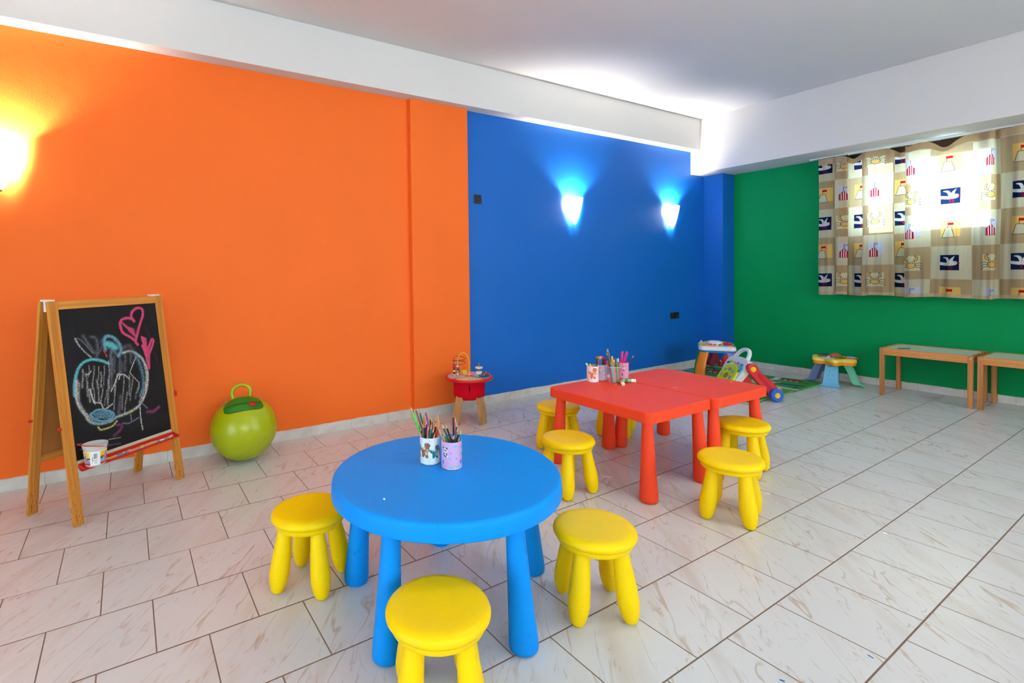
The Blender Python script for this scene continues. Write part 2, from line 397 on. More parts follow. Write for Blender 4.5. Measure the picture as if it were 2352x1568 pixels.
# tiled skirting, one joint every third of a metre
def skirting_material():
    m = bpy.data.materials.new('tiled_skirting'); m.use_nodes = True
    nt = m.node_tree; b = nt.nodes['Principled BSDF']; tc = nt.nodes.new('ShaderNodeNewGeometry')
    nz = nt.nodes.new('ShaderNodeTexNoise'); nz.inputs['Scale'].default_value = 9; nz.inputs['Detail'].default_value = 5
    nt.links.new(tc.outputs['Position'], nz.inputs['Vector'])
    cr = nt.nodes.new('ShaderNodeValToRGB'); cr.color_ramp.elements[0].position = .3; cr.color_ramp.elements[1].position = .75
    cr.color_ramp.elements[0].color = srgb((202, 194, 184)); cr.color_ramp.elements[1].color = srgb((224, 220, 213))
    nt.links.new(nz.outputs['Fac'], cr.inputs['Fac'])
    sx = nt.nodes.new('ShaderNodeSeparateXYZ'); nt.links.new(tc.outputs['Position'], sx.inputs[0])
    ad = nt.nodes.new('ShaderNodeMath'); ad.operation = 'ADD'; nt.links.new(sx.outputs[0], ad.inputs[0]); nt.links.new(sx.outputs[1], ad.inputs[1])
    di = nt.nodes.new('ShaderNodeMath'); di.operation = 'DIVIDE'; di.inputs[1].default_value = .3341; nt.links.new(ad.outputs[0], di.inputs[0])
    fr = nt.nodes.new('ShaderNodeMath'); fr.operation = 'PINGPONG'; fr.inputs[1].default_value = .5; nt.links.new(di.outputs[0], fr.inputs[0])
    mr = nt.nodes.new('ShaderNodeMapRange'); mr.inputs[1].default_value = .003; mr.inputs[2].default_value = .006; mr.inputs[3].default_value = .55; mr.inputs[4].default_value = 0
    nt.links.new(fr.outputs[0], mr.inputs[0])
    mx = nt.nodes.new('ShaderNodeMix'); mx.data_type = 'RGBA'; mx.inputs[7].default_value = srgb((140, 122, 106))
    nt.links.new(mr.outputs[0], mx.inputs[0]); nt.links.new(cr.outputs[0], mx.inputs[6]); nt.links.new(mx.outputs[2], b.inputs['Base Color'])
    b.inputs['Roughness'].default_value = .35
    return m
m_sk = skirting_material(); SK = .075; TS = .009
def ragged(pts, h, inward):
    """skirting run along pts (x,y) with a slightly wavering painted top edge"""
    mb = MB(); rn = random.Random(len(pts)); 
    for (x0, y0), (x1, y1) in zip(pts, pts[1:]):
        L = math.hypot(x1-x0, y1-y0); n = max(2, int(L/.05)); nx, ny = -(y1-y0)/L*inward, (x1-x0)/L*inward
        top = [h+rn.uniform(-.0025, .0025) for _ in range(n+1)]; vs = []; fs = []
        for i in range(n+1):
            t = i/n; x, y = x0+(x1-x0)*t, y0+(y1-y0)*t
            vs += [(x, y, 0), (x, y, top[i]), (x+nx*TS, y+ny*TS, 0), (x+nx*TS, y+ny*TS, top[i]-.002)]
        for i in range(n):
            a, c = 4*i, 4*i+4
            fs += [(a+2, c+2, c+3, a+3), (a+1, a+3, c+3, c+1), (a, a+1, c+1, c)]
        fs += [(0, 2, 3, 1), (4*n, 4*n+1, 4*n+3, 4*n+2)]
        mb.add(vs, fs)
    return mb
struct(ragged([(0, YF), (0, YP0)], SK, -1).build('baseboard_left', m_sk))
struct(ragged([(.05, YP0-.009), (.05, YP1+.009)], SK, -1).build('baseboard_left_pier', m_sk))
struct(ragged([(0, YP1), (0, 7.005)], SK-.002, -1).build('baseboard_left_far', m_sk))
struct(ragged([(0.009, 7.005), (.258, 7.005)], SK, -1).build('baseboard_corner', m_sk))
struct(ragged([(.258, 6.996), (.258, YB)], SK, -1).build('baseboard_corner_return', m_sk))
struct(ragged([(.267, YB), (XR, YB)], SK-.003, -1).build('baseboard_back', m_sk))
struct(ragged([(XR, YB), (XR, YF)], SK, -1).build('baseboard_right', m_sk))

# window in the green wall: dark brown timber frame, two panes
m_brown = wood('dark_brown_timber', (40, 24, 18), (58, 34, 26), 'X', 20)
m_glass = mat('window_glass', (250, 255, 255), .02, .5, 0, trans=1.)
def window(name, x0, x1, z0, z1, y, mull, M=None, frame_m=None, fw=.05, dep=.06):
    w = struct(bpy.data.objects.new(name, None)); COL.objects.link(w)
    fm = MB()
    fm.box(x0, y-dep/2, z0, x1, y+dep/2, z0+fw, .004, M=M); fm.box(x0, y-dep/2, z1-fw, x1, y+dep/2, z1, .004, M=M)
    fm.box(x0, y-dep/2, z0+fw, x0+fw, y+dep/2, z1-fw, .004, M=M); fm.box(x1-fw, y-dep/2, z0+fw, x1, y+dep/2, z1-fw, .004, M=M)
    edges = [x0+fw]
    for a, c in mull:
        fm.box(a, y-dep/2, z0+fw, c, y+dep/2, z1-fw, .004, M=M); edges += [a, c]
    edges.append(x1-fw)
    fm.build('window_frame', frame_m or m_brown, w)
    for a, c in zip(edges[::2], edges[1::2]):
        MB().box(a, y-.003, z0+fw, c, y+.003, z1-fw, M=M).build('pane', m_glass, w)
    return w
window('window_1', WX0, WX1, WZ0, WZ1, YB+.05, [(1.885, 2.005)], fw=.075)
# brown lintel board above the window, seen over the sagging curtain head
struct(MB().box(1.27, YB-.012, 2.36, 3.6, YB, 2.488, .002).build('trim_5', m_brown))
m_pvc = mat('white_window_frame', (235, 236, 236), .35)
Mx = frame((XR+.1, 0, 0), (0, 1, 0), (-1, 0, 0), (0, 0, 1))
for i, (a0, a1, z0, z1) in enumerate(RW):
    window('window_%d' % (i+2), a0, a1, z0, z1, 0, [((a0+a1)/2-.04, (a0+a1)/2+.04)], M=Mx, frame_m=m_pvc)
a0, a1, z0, z1 = FD[0]
window('door_1', a0, a1, z0, z1, YF-.1, [((a0+a1)/2-.05, (a0+a1)/2+.05)], frame_m=m_pvc)

# ------------------------------------------------------------------ light: daylight through the windows, three wall lamps, two added fill lamps
w = bpy.data.worlds.new('sky'); S.world = w; w.use_nodes = True
w.node_tree.nodes['Background'].inputs[0].default_value = SKY[0]; w.node_tree.nodes['Background'].inputs[1].default_value = SKY[1]
def area(name, loc, direction, sx, sy, power, col):
    l = bpy.data.lights.new(name, 'AREA'); l.shape = 'RECTANGLE'; l.size = sx; l.size_y = sy; l.energy = power; l.color = col
    o = bpy.data.objects.new(name, l); COL.objects.link(o); o.location = loc
    o.rotation_euler = Vector(direction).to_track_quat('-Z', 'Y').to_euler(); return o
for i, (a0, a1, z0, z1) in enumerate(RW):
    area('daylight_right_window', (XR+.17, (a0+a1)/2, (z0+z1)/2), (-1, 0, 0), a1-a0-.12, z1-z0-.12, P_RIGHT[i], ((.80, .93, 1.), (.92, .97, 1.))[i])
area('daylight_glazed_doors', ((FD[0][0]+FD[0][1])/2, YF-.18, 1.2), (0, 1, 0), 2.6, 2.1, P_FRONT, (.68, .89, 1.))
for i, (x, y) in enumerate(((3.05, 2.75), (4.7, -.9))):  # out-of-frame fill lights, added to brighten table tops and ceiling
    l = bpy.data.lights.new('added_fill_light', 'POINT'); l.energy = P_FILL[i]; l.color = (1., .985, .96); l.shadow_soft_size = .135
    o = bpy.data.objects.new('added_fill_light', l); COL.objects.link(o); o.location = (x, y, 2.80)
area('daylight_back_window', ((WX0+WX1)/2, YB+.3, (WZ0+WZ1)/2), (0, -1, 0), WX1-WX0-.1, WZ1-WZ0-.1, P_BACK, (.60, .88, 1.))

# ------------------------------------------------------------------ wall lamps
def shade_material():
    m = bpy.data.materials.new('lit_frosted_glass'); m.use_nodes = True
    nt = m.node_tree; b = nt.nodes['Principled BSDF']
    b.inputs['Base Color'].default_value = srgb((250, 246, 238)); b.inputs['Roughness'].default_value = .4
    b.inputs['Emission Color'].default_value = srgb((255, 250, 238)); b.inputs['Emission Strength'].default_value = E_SHADE
    return m
m_shade = shade_material(); m_bracket = mat('white_lamp_bracket', (225, 222, 215), .4)
m_finial = mat('bronze_finial', (120, 80, 55), .35, metal=.8)
def wall_lamp(y, z, label):
    t = thing('wall_lamp', label, 'lamp', (0, y, z), group='shell shaped wall lamps')
    # half-cone glass shell, pointed below, open above, standing 25 mm off the wall
    vs = []; fs = []; n = 18; prof = [(.004, 0), (.018, .012), (.038, .05), (.058, .11), (.076, .18), (.088, .24), (.094, .28)]
    for r_, h in prof:
        for k in range(n+1):
            a = -PI/2+PI*k/n; vs.append((.026+r_*.95*math.cos(a), r_*math.sin(a), h))
    k2 = len(vs)
    for r_, h in prof:
        for k in range(n+1):
            a = -PI/2+PI*k/n; q = max(.001, r_-.005); vs.append((.026+q*.95*math.cos(a), q*math.sin(a), h+.003))
    N = n+1
    for i in range(len(prof)-1):
        for k in range(n):
            fs.append((i*N+k, i*N+k+1, (i+1)*N+k+1, (i+1)*N+k)); fs.append((k2+i*N+k+1, k2+i*N+k, k2+(i+1)*N+k, k2+(i+1)*N+k+1))
        for k in (0, n): fs.append((i*N+k, (i+1)*N+k, k2+(i+1)*N+k, k2+i*N+k))
    L = len(prof)-1
    for k in range(n): fs.append((L*N+k, L*N+k+1, k2+L*N+k+1, k2+L*N+k)); fs.append((k, k+1, k2+k+1, k2+k))
    MB().add(vs, fs).build('lamp_shade', m_shade, t)
    MB().box(0, -.03, .10, .02, .03, .20, .004).build('wall_bracket', m_bracket, t)
    MB().sphere((.024, 0, -.004), (.006, .006, .008), 10, 8).build('finial', m_finial, t)
    MB().lathe([(.011, .085), (.012, .10), (.015, .13), (.016, .155), (.012, .168), (.003, .174)], 14, T(.056, 0, 0)).build('bulb', m_bulb, t)
    l = bpy.data.lights.new('lamp_light', 'POINT'); l.energy = P_LAMP; l.color = (1., .95, .88); l.shadow_soft_size = .022
    o = bpy.data.objects.new('lamp_light', l); COL.objects.link(o); o.location = (.066, y, z+.212)
m_bulb = bpy.data.materials.new('glowing_bulb'); m_bulb.use_nodes = True
_b = m_bulb.node_tree.nodes['Principled BSDF']; _b.inputs['Emission Color'].default_value = (1, .94, .85, 1); _b.inputs['Emission Strength'].default_value = 12
wall_lamp(4.572, 1.768, 'lit white wall lamp on the blue wall, farther from the corner pier')
wall_lamp(6.28, 1.775, 'lit white wall lamp on the blue wall, nearest the corner pier')
wall_lamp(-.167, 1.80, 'lit white wall lamp on the orange wall, cut by the left edge of the photo')

# two globe pendants, unseen and added to give light from above
m_dif = bpy.data.materials.new('fill_globe_glow'); m_dif.use_nodes = True
_b = m_dif.node_tree.nodes['Principled BSDF']; _b.inputs['Emission Color'].default_value = (1, .985, .96, 1); _b.inputs['Emission Strength'].default_value = 3
for x, y, lab in ((3.05, 2.75, 'added unseen globe fill lamp above the open floor beside the red tables'), (4.7, -.9, 'added unseen globe fill lamp nearer the glazed doors')):
    t = thing('added_fill_lamp', lab, 'ceiling lamp', (x, y, ZC), group='added globe fill lamps')
    MB().lathe([(.002, 0), (.055, 0), (.055, -.012), (.02, -.03), (.002, -.03)], 32).build('ceiling_rose', m_bracket, t)
    MB().tube([(0, 0, -.02), (0, 0, -.26)], .006, 10).build('stem', m_bracket, t)
    MB().sphere((0, 0, -.365), .115, 32, 16).build('globe', m_dif, t)

# ------------------------------------------------------------------ sockets and painted cover plates
m_blk = mat('black_socket_plastic', (38, 36, 38), .4); m_blk2 = mat('dark_socket_well', (16, 15, 16), .5); m_met = mat('steel_contacts', (170, 170, 172), .3, metal=.9)
def socket(y, z, label, s=.042, group=None):
    t = thing('wall_socket', label, 'socket', (0, y, z), group=group)
    Mw = frame((0, 0, 0), (0, 1, 0), (0, 0, 1), (1, 0, 0))
    MB().prism(rrect(-s, -s, s, s, .004), 0, .009, .002, M=Mw).build('faceplate', m_blk, t)
    MB().lathe([(.024, .0092), (.024, .0115), (.021, .0115), (.019, .0096)], 28, M=Mw).build('socket_well', m_blk2, t)
    for dy in (-.0095, .0095): MB().lathe([(.0028, .0095), (.0028, .0112)], 10, M=Mw @ T(dy, 0, 0)).build('contact', m_met, t)
socket(3.311, 1.963, 'single black socket high on the blue wall beside the orange pier')
socket(6.315, .68, 'left one of the pair of low black sockets on the blue wall', .041, 'paired low sockets')
socket(6.407, .68, 'right one of the pair of low black sockets on the blue wall', .041, 'paired low sockets')
Mw = frame((0, 0, 0), (0, 1, 0), (0, 0, 1), (1, 0, 0))
def cover(y, z, r_, nm, sq=False):
    b = MB()
    if sq: b.prism(rrect(-r_, -r_, r_, r_, .004), 0, .003, .0015, M=Mw)
    else: b.lathe([(r_, 0), (r_, .002), (r_-.002, .003)], 36, M=Mw)
    o = b.build(nm, m_bl); o.location = (0, y, z); struct(o)
cover(3.405, 1.958, .043, 'trim_6')
cover(6.329, 1.092, .042, 'trim_7')
cover(3.377, .216, .07, 'trim_8', True)

# ------------------------------------------------------------------ plastic stools
m_yel = mat('yellow_plastic', C_YEL, .42, .2, .03, 6, .04, 220)
def make_stool(label, loc, rz):
    t = thing('stool', label, 'stool', loc, rz, 'yellow plastic stools')
    R = .153
    MB().lathe([(.06, .258), (.118, .254), (.136, .256), (.1395, .262), (.1405, .2715), (.1385, .2735), (.1395, .2755), (.1475, .279), (R, .2865),
                (R+.0005, .293), (.1505, .3015), (.145, .308), (.136, .3125), (.12, .3145), (.08, .3135), (.03, .313), (.002, .313)], 56).build('seat', m_yel, t, 50)
    for k in range(4):
        a = PI/2*k; top = Vector((math.cos(a)*.098, math.sin(a)*.098, .262)); bot = Vector((math.cos(a)*.140, math.sin(a)*.140, 0))
        ax = (top-bot).normalized(); sd = Vector((-math.sin(a), math.cos(a), 0)); Mm = frame(bot, sd.cross(ax), sd, ax) ; L = (top-bot).length
        prof = [(.004, .0), (.0135, .0015), (.021, .006), (.0285, .019), (.0345, .04), (.0385, .064), (.0395, .0765), (.0382, .0785), (.0395, .0805),
                (.0388, .11), (.0355, .16), (.0315, .21), (.0285, L)]
        MB().lathe(prof, 22, Mm).build('leg', m_yel, t, 50)
    return t
st = make_stool('yellow round stool nearest the camera, in front of the blue table', (2.698, 1.208, 0), math.radians(17))
for x, y, a, lab in [(1.887, 1.078, 0, 'yellow stool at the left side of the blue table, toward the green ball'),
                     (2.631, 1.938, 16, 'yellow stool at the right side of the blue table'),
                     (1.841, 2.604, 43, 'yellow stool between the blue table and the near edge of the red tables'),
                     (1.28, 3.08, 68, 'yellow stool at the wall side corner of the red tables, nearest the bead table'),
                     (1.30, 3.67, -16, 'yellow stool mostly hidden behind the red tables, only legs in view'),
                     (2.519, 3.067, -24, 'yellow stool at the open side of the red tables, nearest the camera there'),
                     (2.235, 3.715, -31, 'yellow stool half under the farther red table, behind another stool')]:
    dup(st, (x, y, 0), math.radians(a), lab)

# ------------------------------------------------------------------ blue round table
m_blue = mat('blue_plastic', C_TB, .5, .16, .04, 5, .05, 160, scuff=(20, 70, 120)); m_blue2 = m_blue
def splay_leg(bm_, cx, cy, dx, dy, top, rt, rb):
    p0 = Vector((cx+dx, cy+dy, 0)); p1 = Vector((cx, cy, top)); ax = (p1-p0).normalized(); sd = ax.cross(Vector((1, 0, 0))).normalized()
    Mm = frame(p0, sd.cross(ax), sd, ax); L = (p1-p0).length
    prof = [(rb*.55, .0005), (rb*.84, .001), (rb*.96, .007), (rb, .018), (rb*.985, .05)]
    for k in range(1, 9):
        q = k/8; prof.append((rb*.985+(rt-rb*.985)*(q**.85), .05+(L-.05)*q))
    return bm_.lathe(prof, 30, Mm)
t = thing('round_table', 'round blue plastic children\'s table with five tapered legs', 'table', (2.267, 1.51, 0), 0)
R = .445; TH = .5
MB().lathe([(.30, TH-.052), (R-.02, TH-.062), (R-.004, TH-.062), (R, TH-.058), (R-.0015, TH-.03), (R-.0035, TH-.014), (R-.0065, TH-.006), (R-.012, TH-.0015), (R-.018, TH), (R-.03, TH), (.2, TH-.0005), (.002, TH-.001)], 96).build('tabletop', m_blue, t, 50)
for k in range(5):
    a = math.radians(8.5+72*k); splay_leg(MB(), .352*math.cos(a), .352*math.sin(a), .04*math.cos(a), .04*math.sin(a), TH-.05, .030, .050).build('leg', m_blue, t)

# ------------------------------------------------------------------ red square tables
m_red = mat('red_plastic', C_TR, .5, .18, .05, 4, .06, 150, scuff=(150, 30, 20))
def red_table(label, cx, cy, rz):
    t = thing('square_table', label, 'table', (cx, cy, 0), rz, 'red tables pushed together')
    hx, hy = .394, .291
    b = MB(); b.prism(rrect(-hx, -hy, hx, hy, .045, 6), TH-.06, TH, .008, 3)
    b.build('tabletop', m_red, t, 50)
    for sx in (-1, 1):
        for sy in (-1, 1): splay_leg(MB(), sx*(hx-.065), sy*(hy-.062), sx*.022, sy*.02, TH-.055, .0285, .049).build('leg', m_red, t)
    return t
red_table('red plastic table nearer the camera, with pencil cups and glue sticks', 1.838, 3.114, math.radians(-.4))
red_table('red plastic table farther from the camera, its top nearly empty', 1.862, 3.707, math.radians(-.4))
CHALK = [((95,190,200),0.024,0.7,[(0.412,0.591),(0.337,0.624),(0.252,0.641),(0.173,0.631),(0.117,0.593),(0.087,0.543),(0.067,0.487),(0.059,0.425)]),((215,215,210),0.026,0.55,[(0.093,0.519),(0.075,0.434),(0.076,0.377),(0.102,0.321),(0.136,0.275),(0.159,0.237),(0.221,0.206),(0.297,0.195),(0.368,0.197),(0.416,0.212),(0.5,0.216),(0.587,0.227),(0.665,0.249),(0.73,0.3),(0.774,0.364),(0.801,0.445),(0.8,0.511),(0.768,0.58),(0.707,0.63),(0.643,0.657),(0.564,0.652)]),((215,215,210),0.022,0.45,[(0.11,0.499),(0.094,0.426),(0.096,0.362),(0.128,0.305),(0.163,0.265),(0.214,0.216)]),((110,170,195),0.035,0.45,[(0.696,0.626),(0.737,0.531),(0.749,0.439),(0.736,0.376),(0.694,0.318)]),((110,170,195),0.03,0.45,[(0.183,0.233),(0.238,0.206),(0.333,0.199),(0.407,0.213)]),((215,215,210),0.02,0.45,[(0.781,0.546),(0.786,0.447),(0.739,0.343),(0.669,0.271)]),((215,215,210),0.01,0.42,[(0.216,0.606),(0.217,0.58),(0.207,0.555),(0.203,0.529)]),((215,215,210),0.014,0.42,[(0.266,0.594),(0.254,0.543),(0.235,0.494),(0.223,0.444)]),((215,215,210),0.014,0.42,[(0.225,0.479),(0.236,0.43),(0.232,0.383),(0.23,0.336)]),((215,215,210),0.012,0.42,[(0.308,0.584),(0.298,0.534),(0.28,0.486),(0.269,0.438)]),((215,215,210),0.016,0.42,[(0.271,0.497),(0.28,0.442),(0.273,0.389),(0.269,0.336)]),((215,215,210),0.012,0.42,[(0.361,0.584),(0.357,0.54),(0.342,0.497),(0.334,0.453)]),((215,215,210),0.014,0.42,[(0.323,0.442),(0.313,0.406),(0.296,0.37),(0.286,0.334)]),((215,215,210),0.018,0.42,[(0.407,0.61),(0.405,0.546),(0.391,0.485),(0.382,0.423)]),((215,215,210),0.01,0.42,[(0.358,0.414),(0.346,0.379),(0.328,0.346),(0.317,0.311)]),((215,215,210),0.02,0.42,[(0.446,0.625),(0.44,0.58),(0.424,0.536),(0.415,0.492)]),((215,215,210),0.014,0.42,[(0.455,0.475),(0.441,0.405),(0.419,0.336),(0.403,0.268)]),((215,215,210),0.016,0.42,[(0.48,0.509),(0.464,0.467),(0.443,0.427),(0.43,0.386)]),((215,215,210),0.014,0.42,[(0.547,0.488),(0.528,0.409),(0.502,0.333),(0.484,0.256)]),((215,215,210),0.02,0.42,[(0.599,0.482),(0.598,0.436),(0.585,0.392),(0.577,0.347)]),((215,215,210),0.014,0.42,[(0.557,0.368),(0.542,0.321),(0.52,0.274),(0.507,0.228)]),((215,215,210),0.014,0.42,[(0.639,0.465),(0.62,0.41),(0.595,0.357),(0.578,0.303)]),((215,215,210),0.012,0.42,[(0.7,0.419),(0.678,0.381),(0.653,0.345),(0.637,0.307)]),((120,125,140),0.04,0.42,[(0.487,0.347),(0.476,0.31),(0.459,0.274),(0.448,0.237)]),((120,125,140),0.025,0.42,[(0.467,0.635),(0.468,0.598),(0.457,0.561),(0.451,0.525)]),((120,125,140),0.028,0.42,[(0.524,0.643),(0.523,0.594),(0.51,0.547),(0.502,0.5)]),((120,125,140),0.03,0.42,[(0.581,0.637),(0.582,0.599),(0.57,0.562),(0.564,0.524)]),((120,125,140),0.03,0.42,[(0.641,0.644),(0.646,0.618),(0.638,0.593),(0.635,0.568)]),((215,215,210),0.02,0.42,[(0.157,0.582),(0.153,0.543),(0.141,0.505),(0.134,0.467)]),((215,215,210),0.02,0.42,[(0.178,0.556),(0.185,0.504),(0.178,0.454),(0.174,0.403)]),((215,215,210),0.02,0.42,[(0.185,0.449),(0.194,0.418),(0.189,0.389),(0.188,0.36)]),((215,215,210),0.02,0.42,[(0.322,0.54),(0.322,0.507),(0.311,0.476),(0.306,0.445)]),((215,215,210),0.02,0.42,[(0.384,0.483),(0.376,0.423),(0.359,0.365),(0.348,0.307)]),((120,125,140),0.03,0.42,[(0.433,0.601),(0.429,0.54),(0.414,0.48),(0.404,0.42)]),((120,125,140),0.03,0.42,[(0.534,0.591),(0.536,0.559),(0.526,0.529),(0.521,0.498)]),((215,215,210),0.012,0.6,[(0.395,0.396),(0.452,0.456),(0.484,0.502),(0.508,0.506),(0.492,0.47)]),((215,215,210),0.012,0.6,[(0.507,0.5),(0.553,0.494),(0.594,0.458)]),((215,215,210),0.012,0.6,[(0.202,0.446),(0.221,0.355),(0.245,0.346),(0.286,0.334),(0.313,0.288),(0.398,0.311)]),((215,215,210),0.01,0.6,[(0.185,0.549),(0.206,0.544),(0.231,0.565)]),((215,215,210),0.009,0.6,[(0.613,0.506),(0.698,0.607)]),((215,215,210),0.01,0.5,[(0.612,0.5),(0.661,0.449),(0.697,0.406),(0.67,0.346)]),((120,125,140),0.03,0.5,[(0.43,0.589),(0.435,0.639),(0.457,0.687)]),((120,125,140),0.03,0.5,[(0.426,0.715),(0.474,0.673),(0.506,0.644)]),((110,170,195),0.03,0.65,[(0.39,0.693),(0.394,0.767),(0.429,0.787),(0.491,0.769),(0.539,0.718),(0.547,0.672),(0.516,0.637)]),((95,190,200),0.05,0.75,[(0.415,0.734),(0.455,0.722),(0.493,0.699)]),((120,125,140),0.012,0.55,[(0.245,0.654),(0.179,0.718),(0.133,0.77),(0.124,0.797),(0.169,0.785),(0.224,0.732),(0.268,0.685)]),((120,125,140),0.03,0.45,[(0.198,0.81),(0.232,0.756),(0.281,0.684)]),((120,125,140),0.03,0.45,[(0.269,0.796),(0.305,0.787),(0.321,0.736),(0.299,0.652)]),((120,125,140),0.025,0.4,[(0.362,0.764),(0.363,0.72),(0.319,0.674)]),((215,215,210),0.012,0.5,[(0.124,0.797),(0.164,0.731),(0.248,0.657)]),((120,125,140),0.05,0.4,[(0.581,0.688),(0.641,0.696),(0.671,0.648)]),((110,170,195),0.018,0.65,[(0.178,0.28),(0.253,0.295),(0.346,0.271),(0.398,0.239),(0.352,0.208),(0.265,0.215),(0.202,0.247),(0.178,0.28)]),((110,170,195),0.01,0.6,[(0.203,0.276),(0.276,0.277),(0.353,0.261),(0.384,0.238)]),((110,170,195),0.01,0.6,[(0.21,0.267),(0.274,0.267),(0.351,0.251),(0.376,0.233)]),((110,170,195),0.01,0.6,[(0.217,0.258),(0.273,0.257),(0.349,0.24),(0.368,0.229)]),((110,170,195),0.01,0.6,[(0.224,0.248),(0.271,0.246),(0.347,0.23),(0.36,0.224)]),((110,170,195),0.01,0.6,[(0.231,0.239),(0.269,0.236),(0.345,0.219),(0.352,0.219)]),((225,75,120),0.022,0.8,[(0.718,0.723),(0.663,0.76),(0.592,0.798),(0.573,0.851),(0.59,0.889),(0.652,0.903),(0.709,0.889),(0.728,0.873),(0.703,0.909),(0.723,0.948),(0.786,0.971),(0.835,0.957),(0.831,0.909),(0.786,0.844),(0.748,0.78),(0.718,0.723),(0.736,0.696)]),((225,75,120),0.018,0.55,[(0.592,0.876),(0.639,0.84),(0.704,0.816)]),((225,75,120),0.018,0.55,[(0.604,0.865),(0.649,0.83),(0.707,0.808)]),((225,75,120),0.018,0.55,[(0.615,0.853),(0.659,0.82),(0.709,0.8)]),((225,75,120),0.018,0.55,[(0.627,0.842),(0.669,0.81),(0.712,0.792)]),((225,75,120),0.018,0.55,[(0.639,0.831),(0.679,0.801),(0.714,0.784)]),((225,75,120),0.018,0.55,[(0.65,0.82),(0.689,0.791),(0.716,0.775)]),((225,75,120),0.018,0.55,[(0.662,0.808),(0.699,0.781),(0.719,0.767)]),((225,75,120),0.018,0.55,[(0.674,0.797),(0.709,0.771),(0.721,0.759)]),((225,75,120),0.018,0.55,[(0.685,0.786),(0.719,0.761),(0.724,0.751)]),((225,75,120),0.02,0.8,[(0.784,0.684),(0.814,0.602),(0.829,0.504),(0.846,0.599),(0.891,0.661),(0.92,0.706),(0.902,0.721),(0.862,0.671),(0.834,0.626)]),((225,75,120),0.018,0.65,[(0.788,0.75),(0.799,0.683),(0.819,0.601)]),((225,75,120),0.018,0.65,[(0.799,0.745),(0.807,0.677),(0.823,0.601)]),((225,75,120),0.018,0.65,[(0.81,0.741),(0.814,0.671),(0.827,0.6)]),((225,75,120),0.018,0.65,[(0.822,0.736),(0.821,0.665),(0.831,0.6)]),((225,75,120),0.018,0.65,[(0.833,0.731),(0.828,0.659),(0.835,0.6)]),((225,75,120),0.025,0.25,[(0.84,0.827),(0.857,0.786),(0.875,0.744)]),((225,75,120),0.02,0.25,[(0.912,0.619),(0.924,0.577),(0.939,0.536)]),((200,70,80),0.012,0.7,[(0.376,0.691),(0.385,0.668),(0.399,0.645)]),((205,205,110),0.016,0.65,[(0.233,0.178),(0.254,0.158),(0.325,0.155),(0.38,0.163),(0.418,0.185)]),((130,55,100),0.025,0.6,[(0.415,0.158),(0.46,0.145),(0.434,0.113),(0.375,0.091)]),((130,55,100),0.03,0.65,[(0.752,0.187),(0.817,0.178),(0.884,0.199)]),((215,215,210),0.012,0.6,[(0.674,0.232),(0.667,0.164),(0.672,0.07)]),((120,125,140),0.012,0.6,[(0.564,0.206),(0.566,0.157)]),((120,125,140),0.015,0.6,[(0.474,0.157),(0.542,0.145),(0.642,0.163)]),((120,125,140),0.012,0.6,[(0.698,0.263),(0.753,0.214)]),((205,205,110),0.02,0.6,[(0.548,0.221),(0.592,0.226)]),((120,125,140),0.01,0.5,[(0.049,0.07),(0.426,0.025)]),((120,125,140),0.05,0.12,[(0.022,0.879),(0.027,0.643),(-0.004,0.388)]),((120,125,140),0.06,0.12,[(0.945,0.973),(0.965,0.614),(0.977,0.277)]),((120,125,140),0.08,0.12,[(0.59,0.097),(0.966,0.089)]),((120,125,140),0.05,0.14,[(0.8,0.341),(0.953,0.367)]),((90,90,150),0.06,0.12,[(0.078,0.87),(0.077,0.603)]),((215,215,210),0.006,0.6,[(0.311,0.077),(0.434,0.065)])]

# ------------------------------------------------------------------ chalkboard easel
m_pine = wood('varnished_pine', (196, 122, 44), (226, 150, 66), 'Z', 10, .38, dirt=(.02, .34, (70, 48, 26)))
m_pine_h = wood('varnished_pine_rail', (196, 122, 44), (226, 150, 66), 'X', 10, .38)
m_hard = wood('brown_hardboard', (176, 108, 52), (186, 118, 60), 'Z', 6, .6)
m_redp = mat('red_tray_plastic', (214, 42, 34), .35); m_white = mat('white_plastic', (236, 234, 232), .35)
m_cream = mat('cream_ledge', (206, 196, 170), .6)
def chalk_canvas():
    c = Canvas(600, 900, (22, 22, 25), .68); rs = np.random.RandomState(3)
    n = rs.rand(900, 600).astype(np.float32)
    n2 = (n+np.roll(n, 1, 0)+np.roll(n, 1, 1)+np.roll(n, -1, 0))/4; n2 = (n2-n2.min())/(n2.max()-n2.min())
    sm = np.repeat(rs.rand(1, 600), 900, 0).astype(np.float32)
    c.a += (sm[..., None]*7-2)
    for col, wd, den, pts in CHALK:
        P = spline([(x*.68, y) for x, y in pts], 6) if len(pts) > 2 else [(x*.68, y) for x, y in pts]
        d = c.dist(P); k = np.clip(1.25-d/(wd*.62), 0, 1)*den*1.45
        k = np.where(n2 < .16+k*.52, np.clip(k*1.5, 0, 1)*.95, k*.14)
        k = np.where(d > wd*.9, 0, k)[..., None]
        c.a = c.a*(1-k)+np.array(col, np.float32)*k
    return c
m_board = printed('chalked_blackboard', chalk_canvas(), .6, .25)
ez = thing('chalkboard_easel', 'folding pine easel with a chalk drawing on its blackboard', 'easel', (.427, .347, 0), math.radians(127.2))
W2 = .312; HT = 1.152
def bar(p0, p1, w_, th, m, name, parent, sd=(1, 0, 0), groove=True):
    b = MB(); p0, p1 = Vector(p0), Vector(p1); ax = (p1-p0).normalized(); s_ = Vector(sd); nn = ax.cross(s_).normalized()
    b.box(-w_/2, -th/2, 0, w_/2, th/2, (p1-p0).length, .003, 2)
    if groove: b.box(-w_*.22, -th/2-.0015, .0, w_*.22, th/2+.0015, (p1-p0).length-.002, .001, 1)
    o = b.build(name, m, parent); o.matrix_local = frame(p0, s_, nn, ax); return o
FY0, FY1 = -.187, -.03
